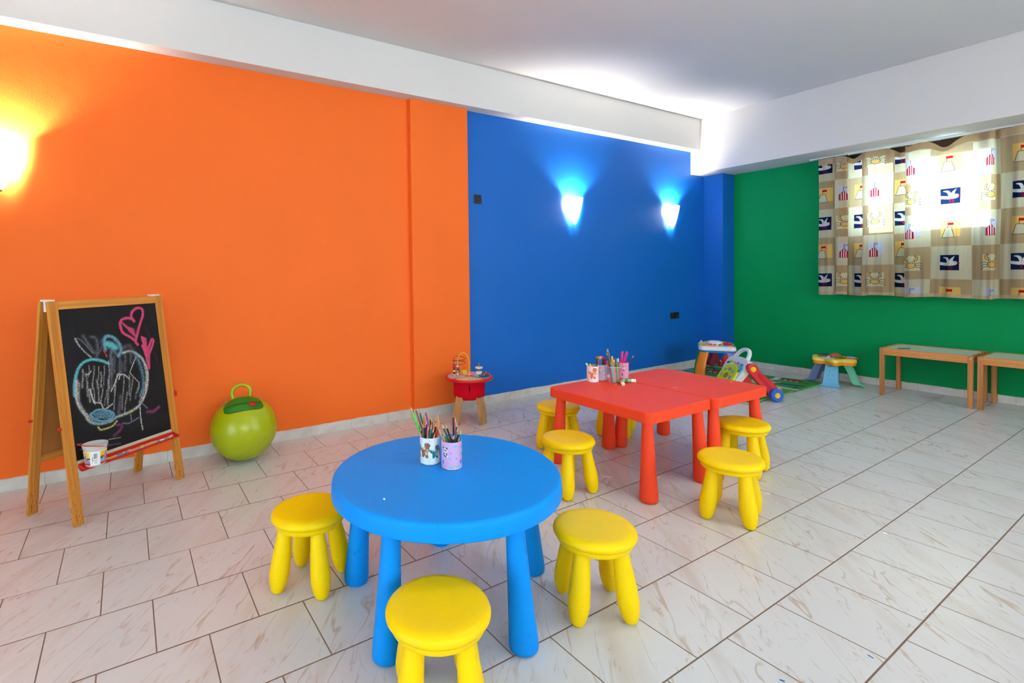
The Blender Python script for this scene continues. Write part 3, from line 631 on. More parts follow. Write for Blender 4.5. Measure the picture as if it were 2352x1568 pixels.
def fy(z): return FY0+(FY1-FY0)*z/HT
for sx in (-1, 1):
    bar((sx*W2, FY0, 0), (sx*W2, FY1, HT), .048, .022, m_pine, 'front_leg', ez)
    bar((sx*W2, -FY0, 0), (sx*W2, -FY1, HT), .048, .022, m_pine, 'rear_leg', ez)
tilt = math.atan2(FY1-FY0, HT); ca, sa = math.cos(tilt), math.sin(tilt)
Ff = frame((0, FY0, 0), (1, 0, 0), (0, ca, -sa), (0, sa, ca))       # front plane: x across, z up the slope, -y outward
Fr = frame((0, -FY0, 0), (-1, 0, 0), (0, -ca, -sa), (0, -sa, ca))
SL = math.hypot(HT, FY1-FY0)
for Fm, nm in ((Ff, 'front'), (Fr, 'rear')):
    b = MB(); b.box(-W2+.024, -.010, SL-.046, W2-.024, .010, SL-.002, .002, M=Fm); b.build(nm+'_top_rail', m_pine_h, ez)
    b = MB(); b.box(-W2+.024, -.009, .282, W2-.024, .009, .322, .002, M=Fm); b.build(nm+'_bottom_rail', m_pine_h if nm == 'rear' else m_cream, ez)
bx, bz0, bz1 = W2-.022, .318, SL-.045
cb = MB(); cb.add([(-bx, -.004, bz0), (bx, -.004, bz0), (bx, -.004, bz1), (-bx, -.004, bz1), (-bx, .002, bz0), (bx, .002, bz0), (bx, .002, bz1), (-bx, .002, bz1)],
    [(0, 1, 2, 3), (5, 4, 7, 6), (0, 4, 5, 1), (1, 5, 6, 2), (2, 6, 7, 3), (3, 7, 4, 0)])
o = cb.build('chalkboard', m_board, ez, uvf=lambda c, p: ((c.x+bx)/(2*bx), (c.z-bz0)/(bz1-bz0))); o.matrix_local = Ff; o['label'] = 'black board with a chalked apple and two pink hearts'
MB().box(-bx, -.003, bz0, bx, .003, bz1, M=Fr).build('rear_board', m_hard, ez)
for sx in (-1, 1):
    b = MB(); b.box(sx*W2-.013, -.040, HT-.002, sx*W2+.013, -.006, HT+.009, .003); b.box(sx*W2-.013, .006, HT-.002, sx*W2+.013, .040, HT+.009, .003)
    b.tube([(sx*W2-.013, 0, HT-.001), (sx*W2+.013, 0, HT-.001)], .008, 12); b.box(sx*W2-.013, -.014, HT-.055, sx*W2+.013, .014, HT+.001, .003); b.build('hinge', m_white, ez)
tr = MB(); yo = fy(.29)-.0125
prof = [(yo, .306), (yo, .288), (yo-.010, .276), (yo-.030, .271), (yo-.050, .277), (yo-.058, .289), (yo-.054, .291), (yo-.047, .282), (yo-.030, .279), (yo-.013, .281), (yo-.005, .290), (yo-.004, .306)]
xs = [-.287, -.283, .287, .291]; vs = []; fs = []; n = len(prof)
for x in xs:
    for y, z in prof: vs.append((x, y, z))
for i in range(3):
    for k in range(n): fs.append((i*n+k, i*n+(k+1) % n, (i+1)*n+(k+1) % n, (i+1)*n+k))
fs += [tuple(range(n-1, -1, -1)), tuple(3*n+k for k in range(n))]; tr.add(vs, fs)
for x0, x1 in ((-.287, -.281), (.285, .291)): tr.add([(x0, y, z) for y, z in prof[1:6]]+[(x0, yo-.005, .302)]+[(x1, y, z) for y, z in prof[1:6]]+[(x1, yo-.005, .302)],
    [tuple(range(5, -1, -1)), tuple(range(6, 12))]+[(k, (k+1) % 6, 6+(k+1) % 6, 6+k) for k in range(6)])
o = tr.build('chalk_tray', m_redp, ez)
for sx, y, z in ((-1, fy(.50), .50), (-1, -fy(.52), .52)):
    b = MB(); b.tube([(sx*(W2+.022), y, z), (sx*(W2+.034), y, z)], .0045, 10); b.tube([(sx*(W2+.033), y, z), (sx*(W2+.039), y, z)], .009, 14); b.build('red_knob', m_redp, ez)
b = MB(); b.box(W2+.022, fy(.53)-.014, .51, W2+.046, fy(.53)+.014, .545, .006); b.build('red_clip', m_redp, ez)

Mez = Matrix.Translation((.427, .347, 0)) @ RZ(math.radians(127.2))
# chalk stubs lying in the tray
chalks = {'yellow': (222, 206, 110), 'pink': (232, 150, 150), 'orange': (226, 160, 92), 'blue': (130, 160, 200), 'green': (120, 180, 140), 'white': (226, 220, 212), 'peach': (232, 190, 150)}
order = ['orange', 'yellow', 'pink', 'yellow', 'green', 'blue', 'green', 'yellow', 'blue', 'yellow', 'pink', 'orange', 'pink', 'orange', 'yellow', 'peach', 'pink', 'yellow', 'orange', 'peach', 'pink', 'blue', 'green', 'white', 'blue', 'orange', 'white', 'peach', 'white']
rn = random.Random(5)
for i, c in enumerate(order):
    L = rn.uniform(.018, .042); x = -.155+.425*i/len(order)+rn.uniform(-.004, .004); a = rn.uniform(-.45, .45); y = yo-.029+rn.uniform(-.009, .009)
    P = Mez @ Vector((x, y, .2868+.002*(i % 2)))
    b = MB(); r_ = .0062; b.lathe([(r_*.8, -L/2), (r_, -L/2+.0015), (r_, L/2-.0015), (r_*.75, L/2)], 12, Matrix.Rotation(PI/2, 4, 'Y'))
    o = b.build('chalk_stick', mat('chalk_'+c, chalks[c], .9, .1, .08, 60)); o.location = P; o.rotation_euler = (0, 0, math.radians(127.2)+a)
    tag(o, c+' chalk stub lying in the red tray of the easel', 'chalk', c+' chalk stubs in the easel tray')

# chalk bucket standing in the tray
def bucket_canvas():
    c = Canvas(640, 220, (238, 60, 50), 3.1)
    c.rect(0, 0, 3.1, 1, (226, 224, 222))
    for x0 in (0.02, 1.95):
        c.rect(x0, .55, x0+1.0, .95, (246, 200, 20)); c.rect(x0, .12, x0+1.0, .55, (150, 178, 206)); c.rect(x0, .03, x0+1.0, .16, (206, 36, 36))
        c.poly([(x0, .40), (x0+.35, .52), (x0+1., .44), (x0+1., .55), (x0, .55)], (40, 44, 60))
        c.ell(x0+.56, .66, .2, .2, (24, 110, 176)); c.ell(x0+.56, .66, .15, .15, (240, 236, 220))
        for k, cc in enumerate(((40, 110, 190), (40, 160, 80), (226, 60, 40), (240, 180, 30))): c.rect(x0+.46+.05*k, .56, x0+.51+.05*k, .74, cc)
        c.rect(x0+.02, .52, x0+.3, .62, (206, 36, 36))
        for k in range(2):
            q = x0+.5+k*.2; c.line([(q+.13, .42), (q+.01, .42), (q, .33), (q+.09, .34), (q+.13, .28), (q+.09, .21), (q, .21)], .05, (204, 30, 34))
        c.ell(x0+.92, .22, .05, .06, (30, 120, 190))
    c.rect(1.12, .02, 1.86, .98, (240, 238, 236))
    rs = np.random.RandomState(2); x = 1.36
    while x < 1.66:
        wd = rs.choice([.012, .02, .028]); c.rect(x, .48, x+wd, .86, (40, 40, 44)); x += wd+rs.choice([.012, .02])
    for k in range(6): c.rect(1.4, .40-.05*k, 1.4+rs.uniform(.2, .36), .42-.05*k, (150, 150, 152))
    c.rect(1.18, .1, 1.2, .9, (120, 120, 120)); c.rect(1.24, .3, 1.3, .6, (120, 120, 120))
    return c
m_blab = printed('chalk_bucket_label', bucket_canvas(), .35, .4)
m_clear = mat('cloudy_clear_plastic', (232, 226, 222), .3, .4, .02, alpha=.62)
Pb = Mez @ Vector((-.228, yo-.047, .2900))
bk = thing('chalk_bucket', 'small clear chalk bucket with a printed 55 label in the easel tray', 'bucket', Pb, math.radians(127.2))
bh = .112; r0, r1 = .045, .055
def rr(z): return r0+(r1-r0)*z/bh
MB().lathe([(.002, .001), (r0-.004, 0), (r0, .003), (rr(.09), .09), (rr(.094)+.003, .094), (rr(.104)+.004, .108), (r1+.004, bh), (r1, bh), (rr(.1), .1), (r0-.002, .006), (.002, .004)], 40).build('bucket_body', m_clear, bk)
vs = []; fs = []; n = 40
for k in range(n+1):
    a = 2*PI*k/n
    for z in (.008, .082): vs.append(((rr(z)+.0012)*math.cos(a), (rr(z)+.0012)*math.sin(a), z))
for k in range(n): fs.append((2*k, 2*k+2, 2*k+3, 2*k+1))
lb = MB().add(vs, fs)
o = lb.build('printed_label', m_blab, bk, recalc=False)
L_ = o.data.uv_layers.new(name='UVMap')
for p in o.data.polygons:
    for li in p.loop_indices:
        vi = o.data.loops[li].vertex_index; L_.data[li].uv = ((vi//2)/n*2 % 2.0001, vi % 2)
o.rotation_euler = (0, 0, math.radians(148))
MB().tube(spline([(-.057, 0, .10), (-.056, -.03, .116), (-.03, -.075, .128), (.0, -.088, .13), (.03, -.075, .124), (.056, -.03, .108), (.057, 0, .10)], 6), .0022, 8, M=RZ(math.radians(-80))).build('carrying_handle', m_redp, bk)

# ------------------------------------------------------------------ green hopper ball
m_lime = mat('lime_rubber', (166, 178, 8), .33, .45, .07, 5, .05, 40)
m_frog = mat('frog_green', (22, 128, 30), .4); m_ink = mat('black_outline_ink', (24, 20, 18), .5); m_tong = mat('red_tongue_print', (226, 24, 30), .4)
RB = .219
hb = thing('hopper_ball', 'lime green hopper ball with a ring handle and painted frog mouth', 'ball', (.236, 1.12, .215))
ball = MB(); prof = []
for k in range(33):
    a = -PI/2+PI*k/32; rr_ = RB
    prof.append((max(.001, rr_*math.cos(a)), rr_*math.sin(a)*.985))
ball.lathe(prof, 64)
for q in range(8):                                    # moulded rings at the underside
    a0 = math.radians(-20-q*6.5)
    ball.tube([(RB*math.cos(a0)*math.cos(x)*1.0005, RB*math.cos(a0)*math.sin(x)*1.0005, RB*.985*math.sin(a0)) for x in np.linspace(0, 2*PI, 65)[:-1]], .0011, 5, closed=True)
ax = Vector((-.10, -.03, 1)).normalized(); sd = Vector((.975, -.22, 0)); sd = (sd-ax*sd.dot(ax)).normalized()
Rb = frame((0, 0, 0), sd, ax.cross(sd), ax)            # local x faces the camera side
o = ball.build('ball_body', m_lime, hb); o.matrix_local = frame((0, 0, 0), (1, 0, 0), (0, .93, .36), (0, -.36, .93))
def patch(pts2, off, name, m, lon0, lat0, parent=hb, th=.0012):
    """patch drawn on the sphere: pts2 = (dx, dy) in metres tangent at (lon, lat)"""
    a, l = math.radians(lon0), math.radians(lat0)
    nrm = Vector((math.cos(l)*math.cos(a), math.cos(l)*math.sin(a), math.sin(l))); ex = Vector((-math.sin(a), math.cos(a), 0)); ey = nrm.cross(ex)
    n = len(pts2); rings = 7; vs = []; fs = []
    cx = sum(p[0] for p in pts2)/n; cy = sum(p[1] for p in pts2)/n
    for q in range(rings+1):
        k = q/rings
        for x, y in pts2:
            X, Y = cx+(x-cx)*k, cy+(y-cy)*k; L = math.hypot(X, Y); th_ = L/RB
            d = nrm*math.cos(th_)+((ex*X+ey*Y)/L*math.sin(th_) if L > 1e-9 else Vector((0, 0, 0)))
            vs.append(d*(RB+off))
    for q in range(rings):
        for i in range(n): fs.append((q*n+i, q*n+(i+1) % n, (q+1)*n+(i+1) % n, (q+1)*n+i))
    o = MB().add(vs, fs).build(name, m, parent, recalc=True); o.matrix_local = Rb; return o
def lens(w_, up, dn, n=40):
    out = []
    for k in range(n):
        a = 2*PI*k/n; x = math.cos(a); y = math.sin(a)
        out.append((w_*math.copysign(abs(x)**.8, x), (up if y > 0 else dn)*math.copysign(abs(y)**.75, y)))
    return out
patch(lens(.134, .094, .062), .0008, 'mouth_outline', m_ink, 8, 56)
patch(lens(.131, .091, .059), .0013, 'frog_mouth', m_frog, 8, 56)
patch([(-.113+.226*k/24, .0125-.014*math.sin(PI*k/24)+.003) for k in range(25)]+[(.113-.226*k/24, .0085-.014*math.sin(PI*k/24)+.003) for k in range(25)], .0019, 'mouth_line', m_ink, 8, 56)
patch([(.030, .005), (.080, .005), (.078, -.022), (.068, -.034), (.044, -.034), (.033, -.022)], .0020, 'tongue_outline', m_ink, 8, 56)
patch([(.033, .004), (.077, .004), (.075, -.021), (.067, -.031), (.045, -.031), (.036, -.021)], .0024, 'tongue', m_tong, 8, 56)
m_eye = mat('pinkish_white_eye', (226, 190, 176), .4)
for sx in (-1, 1):
    patch(lens(.034, .026, .026, 24), .0012, 'eye_white', m_eye, 8+sx*96, 58); patch(lens(.012, .012, .012, 18), .0018, 'pupil', m_ink, 8+sx*100, 58)
o = MB().tube(spline([(0, -.056, RB-.012), (0, -.060, RB+.03), (0, -.045, RB+.062), (0, 0, RB+.078), (0, .045, RB+.062), (0, .060, RB+.03), (0, .056, RB-.012)], 6), .0115, 14).build('ring_handle', m_lime, hb); o.matrix_local = Rb

# ------------------------------------------------------------------ bead table against the orange pier
m_oldwood = wood('worn_beech', (170, 124, 78), (198, 152, 102), 'Z', 9, .6, dirt=(.0, .07, (60, 44, 32)))
m_redr = mat('red_lacquer', (214, 14, 30), .35); m_cloth = mat('red_felt_bag', (206, 8, 34), .9, .1, .12, 14, .4, 120)
bt = thing('bead_table', 'round red toddler bead table with bent wooden legs, before the orange pier', 'toy table', (.365, 2.935, 0), math.radians(-34.5))
HB = .358
for d in (-43, 43, 133, -137):
    a = math.radians(d); dv = Vector((math.cos(a), math.sin(a), 0)); sdv = (-math.sin(a), math.cos(a), 0)
    pth = spline([tuple(dv*.082+Vector((0, 0, HB-.002))), tuple(dv*.112+Vector((0, 0, .25))), tuple(dv*.142+Vector((0, 0, .13))), tuple(dv*.166+Vector((0, 0, .001)))], 5)
    MB().strap(pth, sdv, [.066+.018*k/15 for k in range(16)], .018).build('leg', m_oldwood, bt)
MB().lathe([(.002, HB-.004), (.192, HB-.004), (.200, HB), (.204, HB+.006), (.204, HB+.016), (.200, HB+.022), (.192, HB+.023), (.002, HB+.022)], 64).build('tabletop', m_redr, bt)
def petal(d, name, col):
    pts = []
    for k in range(13):
        a = math.radians(d-37+74*k/12); pts.append((.186*math.cos(a), .186*math.sin(a)))
    a = math.radians(d); ca_, sa_ = math.cos(a), math.sin(a)
    for x, y in ((.12, .105), (.07, .055), (.04, .022), (.03, 0), (.04, -.022), (.07, -.055), (.12, -.105)): pts.append((x*ca_-y*sa_, x*sa_+y*ca_))
    return MB().prism(pts, HB+.022, HB+.0245, .0008, 1).build('inlay_panel', mat(name, col, .35), bt)
petal(0, 'yellow_inlay', (230, 206, 110)); petal(92, 'light_blue_inlay', (150, 200, 212)); petal(180, 'pale_pink_inlay', (236, 188, 196)); petal(-90, 'grey_inlay', (196, 184, 192))
m_grey = mat('printed_grey_marks', (200, 192, 186), .5)
for x, y, rx in ((.12, -.06, .026), (.10, -.012, .022), (.10, .04, .02), (.145, .065, .026), (.155, .01, .024)):
    MB().lathe([(rx, HB+.0243), (rx*.9, HB+.0253)], 20, T(x, y, 0)).build('printed_spot', m_grey, bt)
m_bag = MB(); seg = 40; vs = []; fs = []; pr = [(.138, HB-.004), (.137, .32), (.136, .27), (.136, .232), (.127, .206), (.09, .190), (.02, .184)]
for i, (r_, z) in enumerate(pr):
    for k in range(seg):
        a = 2*PI*k/seg; q = r_*(1+.018*math.sin(6*a+i)*min(1, i/2)); vs.append((q*math.cos(a), q*math.sin(a), z))
for i in range(len(pr)-1):
    for k in range(seg): fs.append((i*seg+k, i*seg+(k+1) % seg, (i+1)*seg+(k+1) % seg, (i+1)*seg+k))
fs.append(tuple((len(pr)-1)*seg+k for k in range(seg))); m_bag.add(vs, fs).build('fabric_bag', m_cloth, bt)
m_slit = mat('dark_bag_opening', (44, 6, 10), .9)
MB().strap([(.1375, 0, .335), (.1375, .002, .295), (.1365, -.001, .255)], (0, 1, 0), [.003, .011, .002], .003).build('bag_slit', m_slit, bt)
m_wy = mat('yellow_coated_wire', (226, 186, 60), .3); m_wk = mat('black_coated_wire', (44, 42, 46), .35)
zt = HB+.0235
MB().tube(spline([(.01, .0, zt), (.008, .0, zt+.12), (.0, -.015, zt+.175), (-.006, -.048, zt+.198), (-.008, -.082, zt+.175), (-.008, -.097, zt+.12), (-.008, -.098, zt)], 8), .0032, 10).build('yellow_wire_arch', m_wy, bt)
sp = [(.0, -.128, zt), (.0, -.128, zt+.145)]
for k in range(34):
    q = k/33; a = 4.2+q*2.05*2*PI; sp.append((-.012+.05*math.sin(a)*(1-.1*q), -.085+.056*math.cos(a), zt+.160-.075*q))
sp.append((-.012, -.085, zt+.03)); sp.append((-.012, -.085, zt))
MB().tube(spline(sp, 3), .0022, 8).build('black_wire_spiral', m_wk, bt)
bc = {'teal': (86, 178, 176), 'white': (232, 224, 216), 'red': (206, 20, 34), 'dark teal': (20, 92, 96), 'yellow': (236, 196, 52), 'black': (34, 32, 38)}
for k, c in enumerate(['white', 'yellow', 'teal', 'dark teal', 'red', 'white', 'white', 'teal']):
    MB().lathe([(.0035, 0), (.0085, .002), (.0098, .0065), (.0085, .011), (.0035, .013)], 16, T(-.008, -.098, zt+.006+k*.0135)).build('bead', mat('bead_'+c.replace(' ', '_'), bc[c], .3), bt)
# stack of loose beads threaded on the black wire's outer post
for z, c, r_ in ((.008, 'yellow', .0095), (.024, 'black', .009), (.040, 'white', .009), (.058, 'black', .009), (.076, 'red', .0155)):
    MB().sphere((.0, -.128, zt+z), (r_, r_, r_*.92), 16, 10).build('bead', mat('bead_'+c, bc[c], .3), bt)
m_peg = wood('peg_beech', (164, 112, 62), (190, 136, 84), 'Z', 20)
MB().box(-.022, .001, zt, .022, .053, zt+.022, .003, M=T(-.09, .06, 0)).build('white_block', mat('white_wood_block', (232, 218, 206), .4), bt)
MB().tube([(-.09, .087, zt), (-.09, .087, zt+.092)], .0052, 12).build('peg', m_peg, bt)
MB().prism([(.034*math.cos(PI/4*k+.3), .034*math.sin(PI/4*k+.3)) for k in range(8)], zt+.048, zt+.060, .002, M=T(-.09, .087, 0)).build('white_disc', mat('white_wood_block', (232, 218, 206), .4), bt)
MB().lathe([(.018, zt), (.024, zt+.004), (.028, zt+.028), (.024, zt+.032), (.005, zt+.03)], 24, T(-.10, -.045, 0)).build('yellow_cup', mat('yellow_painted_cup', (240, 204, 40), .35), bt)
MB().tube([(-.10, -.045, zt+.028), (-.10, -.045, zt+.062)], .004, 10).build('peg', m_peg, bt)
def gear(cx, cy, r_, z0, col, name):
    pts = [(cx+(r_+(.0045 if k % 2 else 0))*math.cos(2*PI*k/36), cy+(r_+(.0045 if k % 2 else 0))*math.sin(2*PI*k/36)) for k in range(36)]
    MB().prism(pts, z0, z0+.008, .0015).build('gear_wheel', mat(name, col, .4), bt); MB().tube([(cx, cy, z0+.004), (cx, cy, z0+.022)], .0055, 12).build('gear_knob', m_peg, bt)
gear(.035, .128, .043, zt+.003, (16, 84, 92), 'dark_teal_gear'); gear(-.055, .145, .034, zt+.003, (196, 22, 62), 'crimson_gear')

# ------------------------------------------------------------------ cups, pencils and felt-tip pens
RV = Vector((.522, .853, 0)); TV = Vector((.853, -.522, 0))          # across / toward the open side of the room
m_tipwood = wood('sharpened_cedar', (196, 158, 112), (222, 188, 142), 'Z', 40, .7)
PCOL = {'lime green': (60, 204, 50), 'brown': (112, 64, 44), 'dark green': (10, 92, 56), 'orange': (242, 120, 40), 'purple': (136, 46, 128), 'teal': (16, 140, 130),
        'dark purple': (58, 30, 56), 'taupe': (128, 84, 70), 'navy teal': (12, 66, 86), 'magenta': (172, 14, 112), 'salmon': (212, 108, 88), 'dark red': (140, 22, 26),
        'black': (28, 26, 30), 'red': (224, 34, 44), 'light orange': (246, 160, 60), 'reddish brown': (150, 60, 40), 'grey': (96, 104, 108), 'ochre': (196, 140, 30),
        'maroon': (66, 26, 28), 'pink': (232, 96, 150), 'navy': (22, 36, 74), 'blue': (20, 80, 160), 'beige': (206, 164, 132), 'grey green': (70, 96, 92),
        'lilac grey': (120, 116, 156), 'bright blue': (30, 130, 220), 'hot pink': (246, 20, 140), 'cyan': (40, 190, 210), 'tan': (170, 110, 56), 'bright green': (70, 200, 40),
        'yellow': (246, 206, 20), 'white': (236, 232, 226), 'pale lilac': (206, 190, 220), 'violet': (110, 70, 176)}
def pm(c): return mat('lacquer_'+c.replace(' ', '_'), PCOL[c], .3, .5, .03, coat=.3)
def stick(base, tip, colour, where, kind='pencil', sharp=True, cap=None, group=None):
    base, tip = Vector(base), Vector(tip); ax = (tip-base).normalized(); L = (tip-base).length
    sd = ax.orthogonal().normalized(); M_ = frame(base, sd, ax.cross(sd), ax)
    if kind == 'pencil':
        t = MB().lathe([(.0036, 0), (.0037, .001), (.0037, L-(.022 if sharp else 0))], 6).build('colored_pencil', pm(colour), None, 20)
        if sharp:
            o = MB().lathe([(.00365, L-.022), (.0012, L-.0052)], 10).build('sharpened_tip', m_tipwood, t, 20)
            MB().lathe([(.0012, L-.0053), (.0003, L)], 8).build('pencil_lead', pm(colour), o)
        tag(t, '%s %scoloured pencil %s' % (colour, '' if sharp else 'blunt-topped ', where), 'pencil', group)
    else:
        rr_ = .0052 if kind == 'pen' else .0066
        t = MB().lathe([(rr_*.8, 0), (rr_, .002), (rr_, L*.62)], 14).build('felt_tip_pen', pm(cap or colour) if kind == 'marker' else pm(colour), None, 30)
        o = MB().lathe([(rr_*1.12, L*.60), (rr_*1.15, L*.62), (rr_*1.08, L-.004), (rr_*.8, L)], 14).build('pen_cap', pm(colour), t, 30)
        tag(t, '%s felt-tip pen %s' % (colour, where), 'pen', group)
    t.matrix_world = M_
    return t
def fill(cx, cy, z0, h, R, ppm, zx, zy, sc, lst, where, group):
    """lst rows: (tip across, tip height, across at rim, colour, kind, sharp, depth) in units of one sc-th pixel of a close-up"""
    seen = {}
    for tx, ty, rx, c, kind, sharp, dep in lst:
        lt, hr, lr = (tx-zx)*sc/ppm, (zy-ty)*sc/ppm*1.03, (rx-zx)*sc/ppm
        lr = max(-R*.84, min(R*.84, lr)); d = dep*math.sqrt(max(0, (R*.86)**2-lr*lr))
        m_ = (lt-lr)/max(hr, .02); lb = max(-R*.8, min(R*.8, lr-m_*h*.95)); db = d*.8; db = math.copysign(min(abs(db), math.sqrt(max(0, (R*.82)**2-lb*lb))), db)
        b0 = Vector((cx, cy, z0+.004))+RV*lb+TV*db; q = Vector((cx, cy, z0+h+hr))+RV*lt+TV*(d+(d-db)*hr/h)
        stick(b0, q, c, where, kind, sharp, group=group)
def canister(name, label, x, y, z, R, h, wrap, rz, mrim):
    t = thing('pencil_cup', label, 'pencil cup', (x, y, z), rz, name)
    MB().lathe([(R-.003, h-.001), (R-.0008, h), (R, h-.002), (R, .003), (R-.0005, 0), (.002, .0), ], 48, cap0=False).build('cup_wall', wrap, t, uvf=None)
    o = t.children[0]; me = o.data; L_ = me.uv_layers.new(name='UVMap')
    for p in me.polygons:
        us = []
        for li in p.loop_indices:
            c = me.vertices[me.loops[li].vertex_index].co; us.append((math.atan2(c.y, c.x)/(2*PI) % 1.0, c.z/h))
        wrapd = max(a for a, _ in us)-min(a for a, _ in us) > .5
        for li, (a, b_) in zip(p.loop_indices, us): L_.data[li].uv = (a+1 if wrapd and a < .5 else a, b_)
    MB().lathe([(R-.0032, h-.0012), (R-.0032, .003), (.002, .0025)], 40, cap0=False).build('cup_lining', mrim, t)
    MB().lathe([(R+.0004, 0), (R+.0006, .0022), (R+.0002, .0032)], 48, cap0=False, cap1=False).build('base_rim', m_met, t)
    return t
m_lin = mat('pale_tin_lining', (206, 204, 204), .35, metal=.3)
def sprinkle(c, n, cols, seed, s0=.006, asp=2.3):
    rs = np.random.RandomState(seed)
    for i in range(n):
        x, y = rs.uniform(0, asp), rs.uniform(0, 1); a = rs.uniform(0, 3.1); L = s0*rs.uniform(.8, 2.2)
        c.line([(x, y), (x+L*math.cos(a), y+L*math.sin(a))], s0*rs.uniform(.9, 1.6), cols[rs.randint(len(cols))])
def dino(c, x, y, s, col, belly, flip=1, head_down=False):
    P = lambda l: [(x+flip*a*s, y+b*s) for a, b in l]
    c.poly(P(spline([(-.62, .55), (-.50, .12), (-.30, -.05), (-.28, -.42), (-.10, -.5), (.0, -.3), (.12, -.5), (.34, -.5), (.30, -.2), (.36, .12), (.30, .42), (.12, .30), (.0, .18), (-.28, .20), (-.45, .30), (-.62, .55)], 5)), col)
    c.ell(x+flip*.26*s, y+.55*s, .26*s, .21*s, col, -.2*flip); c.poly(P([(.05, .3), (.30, .62), (.44, .3), (.3, .05)]), col)
    c.ell(x+flip*.20*s, y-.02*s, .15*s, .27*s, belly, -.25*flip)
    for a_, b_ in ((-.34, .30), (-.2, .28), (-.06, .30), (.04, .42), (.06, .58), (.12, .72)): c.poly(P([(a_-.05, b_-.08), (a_-.07, b_+.06), (a_+.06, b_-.04)]), tuple(int(v*.72) for v in col))
    c.line(P([(.30, .14), (.5, .06), (.56, .13)]), .07*s, col); c.line(P([(.12, .1), (.3, -.02)]), .06*s, col)
    c.ell(x+flip*.30*s, y+.62*s, .035*s, .045*s, (30, 26, 24)); c.line(P([(.2, .44), (.42, .46)]), .025*s, (90, 40, 24))
def dino_canvas(c1, belly, seed, two):
    c = Canvas(560, 244, (226, 236, 240) if two else (236, 226, 236), 2.3)
    sprinkle(c, 420, [(60, 150, 140), (90, 160, 110), (190, 160, 110), (120, 150, 170)] if two else [(120, 130, 150), (230, 150, 60), (90, 160, 170), (200, 120, 150)], seed, .010)
    for k in range(3):
        dino(c, .22+.767*k if two else .28+.767*k, .50, .44 if two else .54, c1, belly, 1 if two else 1)
        if two: dino(c, .63+.767*k, .44, .38, (24, 122, 122), (170, 196, 120), 1)
    return c
m_din1 = printed('brown_dinosaur_wrap', dino_canvas((164, 96, 66), (196, 190, 150), 4, True), .35, .45)
m_din2 = printed('orange_dinosaur_wrap', dino_canvas((214, 122, 72), (226, 206, 168), 9, False), .35, .45)
def panda_canvas(bg):
    c = Canvas(560, 244, bg, 2.3)
    for k in range(3):
        o = .77*k
        def cloud(x, y, s):
            for dx, dy, r_ in ((0, 0, 1), (-.8, -.2, .7), (.8, -.15, .75), (.2, .4, .7)): c.ell(x+dx*s, y+dy*s, r_*s, r_*s*.8, (120, 196, 240))
        cloud(o+.52, .86, .05); cloud(o+.32, .42, .045); cloud(o+.62, .25, .028)
        x, y = o+.14, .70                              # little panda
        for sx in (-1, 1): c.ell(x+sx*.075, y+.085, .035, .035, (34, 32, 44))
        c.ell(x, y, .10, .085, (236, 232, 240))
        for sx in (-1, 1): c.ell(x+sx*.04, y+.005, .025, .032, (34, 32, 44), .4*sx)
        c.ell(x, y-.025, .012, .009, (34, 32, 44)); c.ell(x+.01, y-.15, .085, .075, (40, 38, 52)); c.ell(x+.01, y-.14, .04, .05, (230, 226, 236)); c.ell(x+.09, y-.19, .032, .03, (236, 232, 240))
        for q, cc in enumerate(((236, 150, 160), (244, 222, 140), (130, 210, 190), (120, 160, 220))):
            r_ = .13-.018*q; c.line([(o+.50+r_*math.cos(a), .10+r_*.8*math.sin(a)) for a in np.linspace(0, PI, 14)], .02, cc)
        cloud(o+.36, .10, .05); cloud(o+.66, .10, .045)
        for sx, sy, cc in ((o+.56, .42, (190, 80, 120)), (o+.36, .62, (200, 80, 110)), (o+.6, .62, (196, 170, 130)), (o+.26, .24, (196, 170, 130))):
            c.poly([(sx+(.032 if i % 2 == 0 else .014)*math.cos(PI/2+i*PI/5), sy+(.036 if i % 2 == 0 else .016)*math.sin(PI/2+i*PI/5)) for i in range(10)], cc)
        for sx, sy in ((o+.28, .93), (o+.27, .84), (o+.16, .40), (o+.72, .52)):
            c.ell(sx, sy, .022, .028, (110, 180, 230)); c.ell(sx, sy, .012, .017, bg)
        c.ell(o+.02, .26, .06, .08, (60, 120, 200))
    return c
m_pan1 = printed('pink_panda_wrap', panda_canvas((216, 172, 212)), .35, .45)
m_pan2 = printed('rose_panda_wrap', panda_canvas((232, 150, 182)), .35, .45)
def doodle_canvas():
    c = Canvas(560, 244, (216, 206, 220), 2.3); rs = np.random.RandomState(11)
    for k in range(17):
        x, y = rs.uniform(.1, 2.2), rs.uniform(.2, .8); P = [(x, y)]; a = rs.uniform(0, 6)
        for i in range(12):
            a += rs.uniform(.1, .9); P.append((P[-1][0]+.07*math.cos(a), min(.97, max(.03, P[-1][1]+.07*math.sin(a)))))
        c.line(spline(P, 4), .013, (112, 104, 118))
    return c
m_dood = printed('line_drawing_wrap', doodle_canvas(), .4, .4)
ZT = .5
camd = lambda x, y: math.atan2(.464-y, 3.953-x)
def face(x, y, u0): return camd(x, y)-2*PI*u0
HC, RC = .108, .0405
P_, N_, K_ = 'pencil', 'pen', 'marker'
G1 = 'printed pencil cups'
canister(G1, 'white cup with brown and green dinosaurs, full of pencils, on the blue table', 2.167, 1.495, ZT, RC, HC, m_din1, face(2.167, 1.495, .43/2.3), m_lin)
canister(G1, 'pink cup with a panda and rainbow, on the blue table', 2.260, 1.541, ZT, RC, HC, m_pan1, face(2.26, 1.541, .40/2.3), m_lin)
sc1 = .1084
